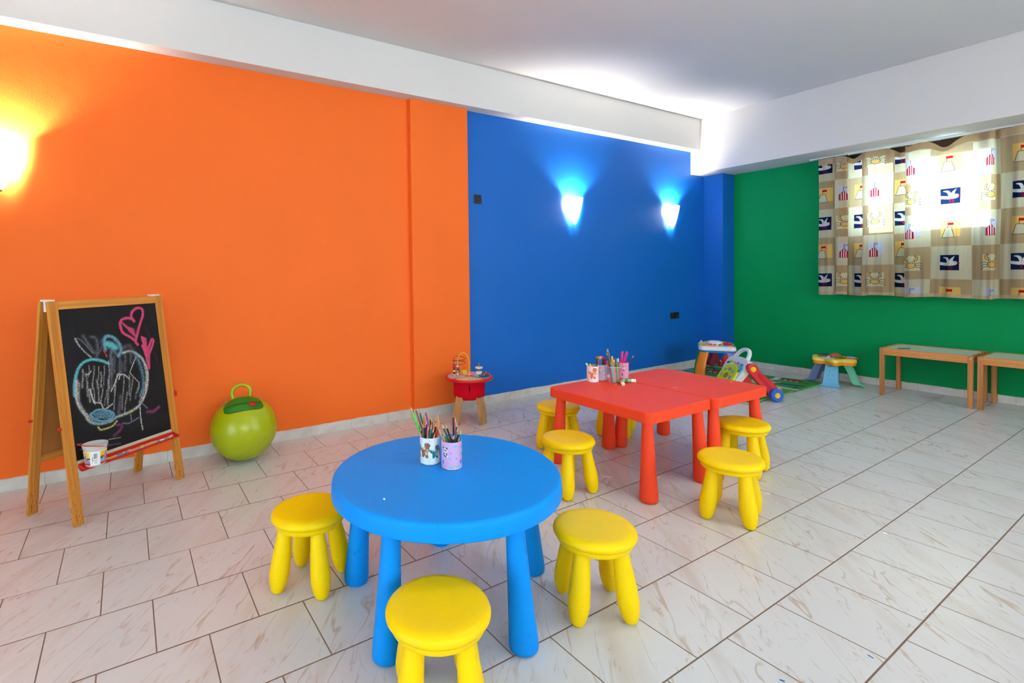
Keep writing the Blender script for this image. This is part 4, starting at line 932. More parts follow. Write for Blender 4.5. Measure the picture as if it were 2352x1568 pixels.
fill(2.167, 1.495, ZT, HC, RC, 562, 525, 700, sc1, [
 (120, 85, 335, 'lime green', P_, 1, .25), (240, 180, 400, 'brown', P_, 0, -.2), (290, 145, 440, 'dark green', P_, 1, -.45), (400, 260, 415, 'orange', P_, 1, -.85),
 (445, 262, 520, 'purple', P_, 0, -.6), (265, 380, 325, 'teal', P_, 1, .0), (335, 480, 350, 'dark purple', P_, 1, .6), (395, 390, 388, 'taupe', P_, 1, .75),
 (430, 400, 432, 'navy teal', P_, 1, .35), (455, 350, 470, 'magenta', P_, 1, .1), (505, 430, 480, 'salmon', P_, 1, .8), (530, 300, 545, 'dark red', P_, 1, -.8),
 (568, 325, 590, 'reddish brown', P_, 1, -.45), (567, 420, 530, 'teal', P_, 1, .5), (622, 480, 575, 'dark purple', P_, 1, .75), (665, 330, 640, 'orange', P_, 1, -.8),
 (682, 390, 610, 'black', P_, 1, .35), (715, 280, 700, 'light orange', P_, 1, -.35), (716, 430, 660, 'red', P_, 1, .45), (640, 590, 615, 'light orange', P_, 1, .95),
 (742, 400, 715, 'orange', P_, 1, .1), (490, 635, 478, 'red', P_, 1, .97), (330, 590, 345, 'purple', P_, 1, .9), (690, 640, 690, 'beige', P_, 1, .9)],
 'in the dinosaur cup on the blue table', 'pencils in the dinosaur cup on the blue table')
fill(2.260, 1.541, ZT, HC, RC, 577, 990, 800, sc1, [
 (700, 520, 800, 'beige', P_, 1, .3), (780, 430, 955, 'dark green', P_, 1, .35), (802, 580, 905, 'grey green', P_, 1, .8), (795, 660, 860, 'ochre', P_, 1, .85),
 (860, 470, 990, 'maroon', P_, 1, -.2), (1035, 400, 1040, 'black', P_, 0, -.9), (1088, 360, 1070, 'pink', P_, 1, -.75), (1112, 425, 1075, 'dark green', P_, 1, -.1),
 (1055, 620, 1000, 'navy', P_, 1, .92), (1140, 510, 1060, 'grey', P_, 1, .3), (1138, 650, 1060, 'black', P_, 0, .92), (1185, 570, 1165, 'teal', P_, 1, .1), (1165, 680, 1125, 'blue', P_, 1, .9)],
 'in the pink panda cup on the blue table', 'pencils in the pink cup on the blue table')
canister(G1, 'white cup with an orange dinosaur, at the edge of the nearer red table', 1.500, 3.195, ZT, RC, .110, m_din2, face(1.5, 3.195, .28/2.3), m_lin)
canister(G1, 'pale cup with grey line drawings, full of thick pens, on the nearer red table', 1.490, 3.292, ZT, RC, .108, m_dood, 0, m_lin)
canister(G1, 'rose pink cup behind the clear tumbler on the red tables', 1.532, 3.468, ZT, RC, .110, m_pan2, face(1.532, 3.468, .02), m_lin)
sc2 = .07016
fill(1.490, 3.292, ZT, .108, RC, 324, 650, 655, sc2, [
 (490, 440, 500, 'dark green', K_, 1, .3), (541, 455, 543, 'lilac grey', K_, 1, .75), (600, 455, 600, 'bright blue', K_, 1, .9), (668, 465, 668, 'maroon', K_, 1, .9), (728, 445, 725, 'magenta', K_, 1, .75),
 (790, 440, 780, 'dark green', K_, 1, .3), (525, 415, 535, 'salmon', K_, 1, -.4), (630, 420, 630, 'yellow', K_, 1, -.3), (690, 408, 690, 'hot pink', K_, 1, -.35), (590, 425, 590, 'orange', K_, 1, -.75), (735, 430, 735, 'red', K_, 1, -.6)],
 'in the line-drawing cup on the red table', 'pens in the line-drawing cup')
fill(1.500, 3.195, ZT, .110, RC, 330, 435, 725, sc2, [
 (215, 645, 300, 'white', N_, 1, .2), (315, 655, 370, 'yellow', N_, 1, .6), (385, 688, 400, 'dark green', N_, 1, -.3), (455, 700, 450, 'ochre', N_, 1, -.6), (570, 712, 540, 'grey', N_, 1, -.3)],
 'in the orange dinosaur cup on the red table', 'pens in the orange dinosaur cup')
fill(1.532, 3.468, ZT, .110, RC, 320, 1345, 690, sc2, [
 (1300, 365, 1270, 'hot pink', N_, 1, .4), (1350, 350, 1310, 'pink', N_, 1, .0), (1430, 335, 1330, 'hot pink', K_, 1, .7), (1515, 400, 1410, 'violet', N_, 1, .1), (1690, 455, 1420, 'maroon', P_, 1, .5), (1450, 590, 1440, 'navy', N_, 1, -.3), (1480, 385, 1400, 'taupe', P_, 1, -.5)],
 'in the rose pink cup on the red tables', 'pens and pencils in the rose pink cup')
m_tumb = mat('clear_tumbler_plastic', (240, 240, 244), .12, .5, 0, alpha=.11)
tm = thing('plastic_tumbler', 'clear plastic tumbler full of felt-tip pens on the nearer red table', 'tumbler', (1.600, 3.290, ZT))
MB().lathe([(.002, 0), (.031, 0), (.0325, .003), (.048, .105), (.0505, .107), (.0505, .110), (.047, .110), (.0465, .107), (.031, .004), (.002, .0025)], 40).build('tumbler_wall', m_tumb, tm)
MB().tube([(.0502*math.cos(a), .0502*math.sin(a), .1095) for a in np.linspace(0, 2*PI, 49)[:-1]], .0014, 8, closed=True).build('rolled_rim', mat('tumbler_rim', (236, 226, 232), .25), tm)
fill(1.600, 3.290, ZT, .108, .037, 334, 1105, 750, sc2, [
 (890, 175, 1030, 'grey', P_, 1, -.2), (932, 168, 1060, 'lilac grey', P_, 1, -.35), (872, 288, 985, 'dark green', P_, 1, .1), (958, 325, 1030, 'dark red', P_, 0, -.55),
 (1062, 425, 1070, 'yellow', N_, 1, -.1), (1102, 525, 1095, 'yellow', N_, 1, .3), (892, 570, 935, 'red', N_, 1, .2), (932, 570, 965, 'brown', N_, 1, .55), (958, 572, 990, 'tan', N_, 1, .8),
 (1000, 598, 1022, 'cyan', N_, 1, .95), (1058, 575, 1078, 'orange', N_, 1, .75), (1125, 620, 1140, 'grey', N_, 1, .95), (1180, 610, 1190, 'bright green', N_, 1, .9), (1225, 600, 1235, 'maroon', N_, 1, .6),
 (1160, 480, 1160, 'purple', N_, 1, -.5), (1215, 508, 1215, 'cyan', N_, 1, -.2), (1008, 455, 1030, 'pale lilac', N_, 1, -.75), (960, 500, 985, 'magenta', N_, 1, -.4), (1255, 490, 1240, 'pale lilac', N_, 1, .1)],
 'in the clear tumbler on the red table', 'pens and pencils in the clear tumbler')
def glue(x, y, rz, label, body):
    t = thing('glue_stick', label, 'glue stick', (x, y, ZT+.0125), rz, 'glue sticks on the red table')
    Mg = Matrix.Rotation(PI/2, 4, 'Y')
    MB().lathe([(.0115, -.045), (.0118, -.043), (.0118, .012)], 22, Mg).build('glue_barrel', mat('glue_label_'+body[0], body[1], .35), t)
    MB().lathe([(.0122, .012), (.0125, .014), (.0125, .040), (.0112, .043)], 22, Mg).build('glue_cap', m_white, t)
    MB().lathe([(.0121, -.03), (.0121, -.012)], 22, Mg, cap0=False, cap1=False).build('printed_band', mat('glue_band', (70, 120, 90), .4), t)
glue(1.668, 3.366, math.radians(50), 'green and white glue stick lying beside the clear tumbler', ('green', (120, 190, 140)))
glue(1.680, 3.278, math.radians(-42), 'yellow glue stick lying with its white cap toward the camera', ('yellow', (226, 176, 60)))
o = MB().tube([(0, -.006, .003), (.002, 0, .003), (0, .006, .003)], .003, 8).build('crayon_stub', mat('pale_crayon', (232, 190, 180), .6)); o.location = (1.656, 3.243, ZT); tag(o, 'tiny pale crayon stub beside the yellow glue stick', 'crayon')
o = MB().box(-.004, -.003, 0, .004, .003, .004, .001).build('paper_crumb', mat('white_crumb', (236, 236, 240), .7)); o.location = (2.379, 1.189, ZT); tag(o, 'single white crumb on the blue table top', 'crumb')

# scraps of paper left on floor and tables
m_pap = mat('white_paper', (238, 236, 240), .8); m_papp = mat('pinkish_paper', (232, 200, 214), .8)
rn = random.Random(9)
def scrap(x, y, z, L, w_, a, m, label, group=None):
    pts = [(-L/2, -w_/2), (L*.2, -w_/2*rn.uniform(.6, 1)), (L/2, -w_*.1), (L*.42, w_/2), (-L*.1, w_/2*rn.uniform(.7, 1)), (-L/2, w_*.3)]
    o = MB().prism(pts, 0, .0008).build('paper_scrap', m); o.location = (x, y, z); o.rotation_euler = (0, 0, a); tag(o, label, 'paper scrap', group)
scrap(1.836, 2.943, 0, .055, .014, .6, m_pap, 'white paper strip on the floor under the nearer red table')
scrap(1.619, 2.961, 0, .02, .012, 1.1, m_papp, 'small pink paper scrap on the floor by the red table\'s wall side')
scrap(1.815, 2.794, 0, .016, .01, .3, mat('light_blue_paper', (150, 190, 220), .8), 'tiny light blue paper scrap on the floor before the red tables')
scrap(1.895, 2.670, 0, .03, .016, -.4, m_papp, 'pale pink scrap on the floor beside the stool before the red tables')
scrap(2.029, 2.364, 0, .018, .01, .2, m_pap, 'white scrap on the floor between the blue and red tables')
scrap(2.015, 3.188, 0, .03, .012, 1.3, m_pap, 'white scrap on the floor beneath the middle of the nearer red table')
scrap(2.489, 3.506, 0, .02, .012, .4, m_pap, 'white scrap on the floor beside the two stools of the red tables')
scrap(3.008, 3.504, 0, .02, .01, .9, m_pap, 'white scrap on the open floor at the right')
scrap(1.542, 3.28, 0, .02, .02, .2, m_pap, 'crumpled white scrap under the red tables near their wall side legs')
scrap(2.640, 6.95, 0, .045, .012, -.2, m_pap, 'white scrap on the floor under the wooden tables')
scrap(1.937, 3.478, ZT, .03, .003, .9, m_pap, 'thin white shaving on the farther red table')
scrap(2.049, 3.929, ZT, .012, .01, .9, m_pap, 'white crumb of paper at the far edge of the farther red table')
m_bluep = mat('blue_paper_bit', (30, 120, 190), .6)
scrap(3.287, 2.494, 0, .016, .006, -.3, m_bluep, 'blue paper bit on the open floor, farther from the camera')
scrap(3.182, 2.149, 0, .014, .007, .3, m_bluep, 'blue paper bit on the open floor at the bottom edge of the photo')

# ------------------------------------------------------------------ play mat
def mat_canvas():
    c = Canvas(528, 600, (62, 140, 72), .88); rs = np.random.RandomState(4)
    gray = (186, 190, 182); G2 = (84, 160, 80); dark = (34, 96, 56)
    for k in range(24): c.ell(rs.uniform(0, .88), rs.uniform(0, 1), rs.uniform(.03, .09), rs.uniform(.02, .06), (G2, (50, 124, 66))[k % 2], rs.uniform(0, 3))
    for P in ([(.0, .62), (.25, .60), (.5, .66), (.88, .64)], [(.45, 0), (.5, .25), (.42, .45), (.5, .66), (.6, .85), (.58, 1)], [(.75, .64), (.82, .4), (.78, .18), (.86, 0)], [(0, .2), (.2, .25), (.47, .2)]):
        c.line(spline(P, 8), .045, gray); c.line(spline(P, 8), .006, (236, 234, 226))
    for x, y, w_, h_, cc in ((.62, .78, .13, .07, (196, 184, 160)), (.2, .8, .16, .08, (120, 40, 34)), (.62, .32, .12, .1, (170, 44, 36)), (.14, .42, .12, .08, (60, 62, 70)), (.26, .08, .14, .07, (150, 40, 34)), (.70, .92, .14, .05, (160, 44, 34)), (.08, .9, .1, .06, (66, 30, 24)), (.33, .5, .1, .06, (196, 120, 60)), (.66, .09, .1, .08, (120, 44, 30))):
        c.rect(x-w_/2, y-h_/2, x+w_/2, y+h_/2, cc); c.poly([(x-w_*.6, y+h_/2), (x, y+h_*1.1), (x+w_*.6, y+h_/2)], tuple(int(v*.6) for v in cc))
        for q in range(3): c.rect(x-w_*.35+q*w_*.27, y-h_*.2, x-w_*.2+q*w_*.27, y+h_*.2, (222, 214, 190))
    for x, y, a, b_, cc in ((.32, .93, .1, .04, (70, 170, 180)), (.75, .78, .09, .03, (20, 96, 100)), (.06, .7, .08, .03, (70, 170, 180)), (.64, .52, .09, .05, (150, 170, 164)), (.3, .33, .09, .05, (80, 180, 176))): c.ell(x, y, a, b_, cc, .2)
    for k in range(26):
        x, y = rs.uniform(.02, .86), rs.uniform(.02, .98); c.ell(x, y, .02, .022, dark); c.ell(x+.012, y+.008, .012, .014, (104, 74, 44))
    x, y = .72, .50                                    # a pig
    c.ell(x, y, .055, .035, (226, 170, 150)); c.ell(x+.05, y+.01, .022, .022, (226, 170, 150)); c.ell(x+.055, y+.014, .004, .005, (30, 30, 30))
    for q in range(10): c.ell(rs.uniform(.5, .86), rs.uniform(.35, .6), .014, .009, (150, 92, 40))
    c.line([(.004, .004), (.876, .004), (.876, .996), (.004, .996), (.004, .004)], .016, (96, 176, 96))
    return c
m_mat = printed('play_mat_print', mat_canvas(), .75, .2)
mx0, mx1, my0, my1 = .12, 1.44, 5.34, 6.86
nx, ny = 44, 50; vs = []; fs = []
def mz(x, y):
    e = min(x-mx0, mx1-x, y-my0, my1-y)
    wv = max(0, math.sin(x*9+y*3.1)*math.sin(y*7-x*2))*.010*max(0, 1-e/.10)
    if abs(y-6.22) < .09 and x > 1.30: wv += .016*(1-abs(y-6.22)/.09)*(x-1.30)/.14
    return .003+wv
for j in range(ny+1):
    for i in range(nx+1):
        x, y = mx0+(mx1-mx0)*i/nx, my0+(my1-my0)*j/ny
        xe = x+(.010*math.sin(y*5) if i in (0, nx) else 0); vs.append((xe, y+(.008*math.sin(x*6) if j in (0, ny) else 0), mz(x, y)))
for j in range(ny):
    for i in range(nx): a = j*(nx+1)+i; fs.append((a, a+1, a+nx+2, a+nx+1))
pmt = MB().add(vs, fs).build('play_mat', m_mat, uvf=lambda c, p: ((c.x-mx0)/(mx1-mx0), (c.y-my0)/(my1-my0)))
sd_ = pmt.modifiers.new('thickness', 'SOLIDIFY'); sd_.thickness = .0025; sd_.offset = -1
tag(pmt, 'green play mat printed with roads and houses, spread in the far corner', 'play mat')

# ------------------------------------------------------------------ activity table in the corner
m_pw = mat('glossy_white_plastic', (226, 228, 232), .25, .5); m_pb = mat('glossy_blue_plastic', (20, 130, 206), .25, .5)
TOY = {'orange': (250, 140, 8), 'green': (40, 160, 50), 'purple': (150, 120, 200), 'red': (214, 24, 40), 'yellow': (246, 190, 20), 'blue': (30, 150, 220), 'bright green': (110, 200, 40)}
def tp(c): return mat('toy_'+c.replace(' ', '_'), TOY[c], .25, .5)
ZM = .004
at_ = thing('activity_table', 'white-topped toy activity table with coloured legs in the far corner', 'toy table', (.635, 6.20, ZM), math.radians(33))
hx, hy = .185, .20
MB().prism(rrect(-hx*.9, -hy*.9, hx*.9, hy*.9, .06), .322, .352, .006).build('blue_underside', m_pb, at_)
b = bmesh.new(); prs = [(1.0, .348), (1.02, .358), (.985, .388), (.93, .396)]; loops = [[b.verts.new((x*s_, y*s_, z)) for x, y in rrect(-hx, -hy, hx, hy, .055, 6)] for s_, z in prs]
for A, B in zip(loops, loops[1:]):
    for i in range(len(A)): b.faces.new((A[i], A[(i+1) % len(A)], B[(i+1) % len(A)], B[i]))
b.faces.new(loops[-1]); b.faces.new(loops[0][::-1])
MB().bm(b).build('white_tabletop', m_pw, at_)
for sx, sy, c in ((-1, -1, 'orange'), (-1, 1, 'green'), (1, 1, 'yellow'), (1, -1, 'purple')):
    d = Vector((sx*.62, sy*.78, 0)).normalized(); p0 = Vector((sx*hx*.68, sy*hy*.70, 0))
    pth = spline([tuple(p0+Vector((0, 0, .33))), tuple(p0+d*.035+Vector((0, 0, .25))), tuple(p0+d*.072+Vector((0, 0, .13))), tuple(p0+d*.086+Vector((0, 0, .001)))], 6)
    MB().strap(pth, (-d.y, d.x, 0), [.10+.02*k/18 for k in range(19)], .03, bulge=.008).build('leg', tp(c), at_, 50)
rn = random.Random(21); cols = list(TOY)
keys = [(-.14, -.155, 'bright green'), (-.095, -.16, 'orange'), (-.05, -.16, 'orange'), (-.005, -.16, 'yellow'), (.04, -.16, 'bright green'), (.085, -.16, 'blue'), (.13, -.155, 'orange'), (.155, -.12, 'red'), (.15, -.06, 'green'), (.155, 0, 'blue'), (.15, .06, 'green'), (.15, .13, 'blue'),
        (-.155, -.09, 'orange'), (-.15, -.03, 'orange'), (-.155, .04, 'yellow'), (-.15, .11, 'bright green'), (-.10, .16, 'yellow'), (-.04, .165, 'orange'), (.03, .165, 'yellow'), (.09, .16, 'orange'), (-.10, -.10, 'orange'), (-.09, .09, 'yellow'), (.09, .10, 'yellow')]
for x, y, c in keys:
    MB().prism(rrect(x-.02, y-.018, x+.02, y+.018, .008, 3), .392, .403+rn.uniform(0, .006), .004).build('toy_key', tp(c), at_)
for x, y in ((-.06, -.105), (-.02, -.105), (.03, -.105)): MB().sphere((x, y, .402), (.014, .014, .012), 14, 8).build('red_button', tp('red'), at_)
MB().lathe([(.085, .394), (.088, .405), (.080, .424), (.066, .428), (.060, .418), (.002, .416)], 40, T(-.015, .02, 0)).build('white_ring', m_pw, at_)
MB().lathe([(.090, .393), (.090, .400)], 40, T(-.015, .02, 0)).build('light_blue_ring_base', mat('pale_blue_plastic', (120, 180, 220), .3), at_)
fl = MB()
for k in range(6): fl.sphere((.105+.026*math.cos(k*PI/3), -.035+.026*math.sin(k*PI/3), .412), (.018, .018, .014), 12, 8)
fl.sphere((.105, -.035, .418), (.018, .018, .014), 12, 8); fl.build('red_flower_knob', tp('red'), at_)
MB().sphere((-.15, .165, .402), (.012, .012, .012), 12, 8).build('white_knob', m_pw, at_)

# a dark red toy half seen behind it
m_dred = mat('dark_red_plastic', (132, 16, 30), .35)
rt = thing('push_toy', 'dark red push toy half hidden behind the activity table', 'toy', (.17, 6.955, 0), math.radians(-35))
MB().prism([(-.07, .03), (.06, .03), (.062, .06), (.035, .10), (.03, .25), (-.035, .25), (-.045, .12), (-.075, .07)], -.045, .045, .008, 2, frame((0, 0, 0), (0, 1, 0), (0, 0, 1), (1, 0, 0))).build('toy_body', m_dred, rt)
for sx in (-1, 1):
    for sy in (-.055, .062): MB().lathe([(.012, -.014), (.026, -.012), (.028, 0), (.026, .012), (.012, .014)], 22, T(sx*.055, sy, .028) @ Matrix.Rotation(PI/2, 4, 'Y')).build('wheel', mat('dark_toy_wheel', (92, 14, 26), .4), rt)

# ------------------------------------------------------------------ baby walker
m_wred = mat('walker_red_plastic', (222, 16, 36), .22, .5); m_wblu = mat('walker_blue_plastic', (14, 96, 214), .3, .5); m_wyel = mat('walker_yellow_plastic', (250, 200, 12), .25, .5)
m_wlim = mat('walker_lime_plastic', (204, 220, 12), .22, .5); m_wpan = mat('walker_white_plastic', (218, 224, 226), .25, .5); m_hole = mat('grey_green_inset', (134, 164, 128), .5)
m_teal = mat('walker_teal_plastic', (20, 140, 186), .22, .5); m_wcr = mat('cream_back_shell', (236, 226, 180), .3)
wk = thing('baby_walker', 'white and lime baby walker with red legs and blue wheels on the play mat', 'toy walker', (1.200, 5.614, ZM), math.radians(-31.5))
Pn = frame((0, -.178, .012), (1, 0, 0), (0, .54, .842), (0, -.842, .54))     # panel: x across, y up the slope, z outward face
def panel_out(s_=1., dx=0):
    right = [(.105, .0), (.118, .06), (.138, .14), (.160, .22), (.176, .29), (.180, .345), (.168, .385), (.135, .405), (.105, .420), (.092, .450), (.080, .480), (.056, .503), (.022, .514)]
    pts = spline([(x*s_, y) for x, y in right], 3); return pts+[(-x, y) for x, y in pts[::-1]]
def panel(z0, z1, s_, m, name, bev):
    out = panel_out(s_); hole = spline([(.050, .405), (.062, .432), (.052, .466), (.026, .482), (.0, .486)], 4); hole = hole+[(-x, y) for x, y in hole[::-1][1:]]
    # body below the grip and a thick grip loop above it
    body = [p for p in out if p[1] <= .41]; b = MB(); b.prism(body, z0, z1, bev, 3, Pn, both=True)
    if name == 'white_panel':
        g = [(.104, .385), (.098, .43), (.080, .474), (.045, .502), (0, .51), (-.045, .502), (-.080, .474), (-.098, .43), (-.104, .385)]
        b.tube([(x, y, (z0+z1)/2) for x, y in spline(g, 5)], .0195, 14, Pn)
        b.tube([(x, y, (z0+z1)/2) for x, y in ((.11, .398), (.06, .404), (0, .406), (-.06, .404), (-.11, .398))], .018, 12, Pn)
    return b.build(name, m, wk, 45)
panel(.004, .042, 1., m_wpan, 'white_panel', .012); panel(-.012, .006, 1.03, m_wcr, 'cream_back_shell', .006)
def on(name, pts, z0, z1, m, bev=.005): return MB().prism(pts, z0, z1, bev, 3, Pn).build(name, m, wk, 45)
def oval(cx, cy, rx, ry, n=28, rot=0.):
    k, q = math.cos(rot), math.sin(rot); return [(cx+rx*math.cos(2*PI*i/n)*k-ry*math.sin(2*PI*i/n)*q, cy+rx*math.cos(2*PI*i/n)*q+ry*math.sin(2*PI*i/n)*k) for i in range(n)]
on('lime_panel', spline([(.122, .130), (.134, .165), (.124, .245), (.082, .302), (0, .324), (-.082, .302), (-.124, .245), (-.134, .165), (-.122, .130), (-.06, .114), (0, .108), (.06, .114), (.122, .130)], 4)[:-1], .036, .062, m_wlim, .012)
on('lime_foot_panel', spline([(.10, .02), (.112, .08), (.10, .112), (.05, .10), (0, .095), (-.05, .10), (-.10, .112), (-.112, .08), (-.10, .02), (0, .012), (.10, .02)], 4)[:-1], .036, .056, m_wlim, .010)
for nm, p in (('round_hole', oval(-.035, .055, .038, .030)), ('oval_hole', oval(0, .262, .028, .019)), ('leaf_hole', oval(.06, .245, .022, .020, 7)), ('hexagon_hole', oval(.072, .180, .026, .024, 6)), ('triangle_hole', oval(-.062, .245, .024, .02, 3, .5)), ('slot_hole', oval(-.078, .185, .016, .027, 4, .2))):
    on(nm, p, .0585 if nm != 'round_hole' else .0525, .0628 if nm != 'round_hole' else .0568, m_hole, .0005)
on('olive_disc', oval(-.005, .190, .036, .031), .058, .064, mat('olive_disc', (150, 132, 20), .35), .002)
on('teal_phone', spline([(.112, .258), (.136, .268), (.142, .306), (.122, .326), (.120, .350), (.098, .350), (.095, .325), (.098, .292), (.112, .258)], 4)[:-1], .038, .058, m_teal, .008)
on('lime_squiggle', spline([(.108, .282), (.118, .276), (.128, .292), (.122, .312), (.113, .308), (.116, .295), (.108, .282)], 4)[:-1], .056, .061, m_wlim, .002)
on('blue_slot', oval(-.11, .335, .034, .012, 20, .5), .038, .047, mat('navy_slot', (30, 60, 130), .4), .002)
on('lime_button', oval(-.085, .352, .022, .013, 20, .3), .040, .054, m_wlim, .004)
for k, c in enumerate(((180, 220, 130), (240, 214, 110), (230, 120, 140), (236, 236, 226), (236, 150, 180), (90, 130, 200), (120, 150, 220))):
    MB().lathe([(.010, -.0055), (.0135, -.003), (.0135, .003), (.010, .0055)], 16, Pn @ T(-.018+.0125*k, .352-.001*k, .048) @ Matrix.Rotation(PI/2, 4, 'Y')).build('roller_bead', mat('roller_bead_%s' % 'abcdefg'[k], c, .3), wk)
for sx in (-1, 1):
    X = sx*.212
    pth = spline([(X, -.008, .318), (X, .012, .285), (X, .075, .215), (X, .135, .155), (X, .175, .115), (X, .205, .062)], 5); n = len(pth)
    wd = [.062+.014*math.sin(PI*min(1, k/(n-1)*1.3)) for k in range(n)]
    MB().strap(pth, (0, .83, .55), [w_*1.0 for w_ in wd], .036, bulge=.0) if False else None
    lg = MB(); out = spline([(-.046, .298), (-.040, .336), (.0, .354), (.040, .336), (.062, .292), (.116, .238), (.172, .190), (.214, .150), (.248, .095), (.246, .040), (.208, .022), (.162, .034), (.136, .078), (.086, .128), (.030, .192), (-.014, .246), (-.046, .298)], 4)[:-1]
    Ml = frame((X-.018*1, 0, 0), (0, 1, 0), (0, 0, 1), (1, 0, 0)); lg.prism(out, -.006, .040, .010, 3, Ml, both=True)
    lo = lg.build('leg', m_wred, wk, 45)
    inl = spline([(.045, .262), (.060, .262), (.110, .205), (.165, .140), (.180, .105), (.160, .100), (.110, .160), (.055, .228), (.045, .262)], 4)[:-1]
    zi = .0395 if sx > 0 else -.0085
    MB().prism(inl, zi, zi+.003, .001, 1, Ml).build('leg_recess', mat('walker_deep_red', (190, 8, 30), .25), lo)
    xo = X+sx*.023
    MB().lathe([(.026, -.008), (.026, .004), (.022, .008), (.002, .009)], 28, T(xo, 0, .304) @ Matrix.Rotation(sx*PI/2, 4, 'Y')).build('pivot_knob', m_wyel, lo)
    MB().box(-.003, -.018, .008, .003, .018, .012, .0015, M=T(xo, 0, .304) @ Matrix.Rotation(sx*PI/2, 4, 'Y')).build('knob_ridge', m_wyel, lo)
    wh = MB().lathe([(.030, -.024), (.054, -.024), (.060, -.019), (.060, .019), (.054, .024), (.030, .024), (.028, .018), (.002, .018)], 40, T(X+sx*.040, .205, .060) @ Matrix.Rotation(sx*PI/2, 4, 'Y')).build('wheel', m_wblu, wk)
    MB().lathe([(.026, .012), (.026, .024), (.022, .028), (.002, .029)], 28, T(X+sx*.040, .205, .060) @ Matrix.Rotation(sx*PI/2, 4, 'Y')).build('wheel_hub', m_wyel, wh)
    MB().box(-.004, -.018, .028, .004, .018, .0315, .0015, M=T(X+sx*.040, .205, .060) @ Matrix.Rotation(sx*PI/2, 4, 'Y')).build('hub_ridge', m_wyel, wh)
    MB().box(X-.018-sx*.05, -.20, 0, X+.018-sx*.05, -.12, .035, .010).build('foot_skid', m_wred, wk)

# ------------------------------------------------------------------ yellow flower table against the green wall
m_fy = mat('pale_yellow_plastic', (240, 208, 84), .35); m_fo = mat('amber_plastic', (246, 150, 6), .32)
ft = thing('flower_activity_table', 'yellow flower-shaped toy table with pastel blue and green legs by the green wall', 'toy table', (1.487, 6.965, 0), 0)
out = [( (.185+.030*math.cos(6*a+.9))*math.cos(a), (.185+.030*math.cos(6*a+.9))*math.sin(a)) for a in np.linspace(0, 2*PI, 97)[:-1]]
MB().prism([(x*.97, y*.97) for x, y in out], .226, .262, .004, 2, both=True).build('amber_base', m_fo, ft, 50)
MB().prism(out, .258, .292, .018, 4).build('yellow_tabletop', m_fy, ft, 60)
def leg3(d, c, m, w0, w1):
    a = math.radians(d); dv = Vector((math.cos(a), math.sin(a), 0)); sdv = (-math.sin(a), math.cos(a), 0)
    pth = spline([tuple(dv*.130+Vector((0, 0, .236))), tuple(dv*.165+Vector((0, 0, .17))), tuple(dv*.195+Vector((0, 0, .09))), tuple(dv*.212+Vector((0, 0, .035))), tuple(dv*.255+Vector((0, 0, .007)))], 6); n = len(pth)
    wd = [w0+(w1-w0)*(k/(n-1))**1.0+(.030*max(0, (k/(n-1)-.75)/.25)) for k in range(n)]
    o = MB().strap(pth, sdv, wd, .014).build('leg', m, ft, 45)
    sh = MB()
    for s_ in (-1, 1):
        q = [Vector(p)-dv*.035+Vector(sdv)*s_*w_*.44 for p, w_ in zip(pth[:-3], wd)]; sh.strap([tuple(v) for v in q], tuple(dv), .06, .008)
    sh.build('leg_flange', m, o, 45)
    return o, pth, dv, Vector(sdv), wd
m_lb = mat('pale_blue_leg', (108, 182, 214), .4); m_sl = mat('slate_blue_leg', (124, 142, 186), .4); m_mi = mat('mint_green_leg', (104, 200, 158), .4)
o, pth, dv, sdv, wd = leg3(-77, 'b', m_lb, .105, .150)
n = len(pth)
for fr, off, r_ in ((.12, -.015, .016), (.2, .02, .012), (.36, .02, .014), (.42, -.02, .010), (.58, -.015, .016), (.62, .02, .017), (.30, -.012, .009)):
    k = int(fr*n); P0 = Vector(pth[k]); tg = (Vector(pth[k+1])-Vector(pth[k-1])).normalized(); nn = sdv.cross(tg).normalized(); nn = nn if nn.dot(dv) > 0 else -nn
    Mq = frame(P0+nn*.0066+sdv*off, sdv, nn.cross(sdv), nn); MB().lathe([(r_, 0), (r_*.92, .0022), (r_*.6, .003), (.002, .0028)], 16, Mq).build('raised_shape', m_lb, o)
leg3(182, 's', m_sl, .105, .150); leg3(22, 'm', m_mi, .105, .150)
MB().sphere((.005, .02, .288), (.062, .062, .052), 28, 14).build('brown_dome', mat('amber_brown_dome', (176, 92, 62), .12, .5, coat=.6), ft)
MB().lathe([(.075, .288), (.075, .296), (.06, .300), (.002, .300)], 32, T(-.055, -.035, 0)).build('red_disc', mat('toy_dark_red', (170, 20, 24), .3), ft)
MB().lathe([(.070, .288), (.070, .297), (.05, .301), (.002, .301)], 7, T(.055, -.055, 0)).build('green_leaf_disc', mat('leaf_green', (96, 140, 20), .3), ft)
MB().prism(oval(-.02, -.125, .072, .042, 28, .1), .288, .300, .004).build('grey_tray', mat('lilac_grey_plastic', (178, 182, 196), .3), ft)
MB().sphere((-.005, -.112, .302), (.016, .016, .014), 14, 8).build('grey_knob', mat('lilac_grey_plastic', (178, 182, 196), .3), ft)
MB().prism(oval(.145, .035, .056, .072, 28, -.3), .288, .297, .003).build('coral_disc', mat('coral_plastic', (216, 92, 76), .3), ft)
MB().lathe([(.044, .296), (.044, .306), (.036, .308), (.002, .308)], 30, T(.138, .05, 0)).build('grey_disc', mat('grey_blue_disc', (168, 184, 196), .3), ft)
MB().prism(oval(-.120, .06, .05, .036, 24, .6), .288, .302, .004).build('dark_green_book', mat('dark_green_plastic', (20, 92, 58), .35), ft)
MB().prism(oval(-.125, -.01, .03, .03, 12), .288, .299, .004).build('lime_key', mat('lime_key', (170, 186, 20), .3), ft)
MB().prism(oval(.10, .115, .02, .016, 12), .288, .300, .003).build('blue_key', tp('blue'), ft)

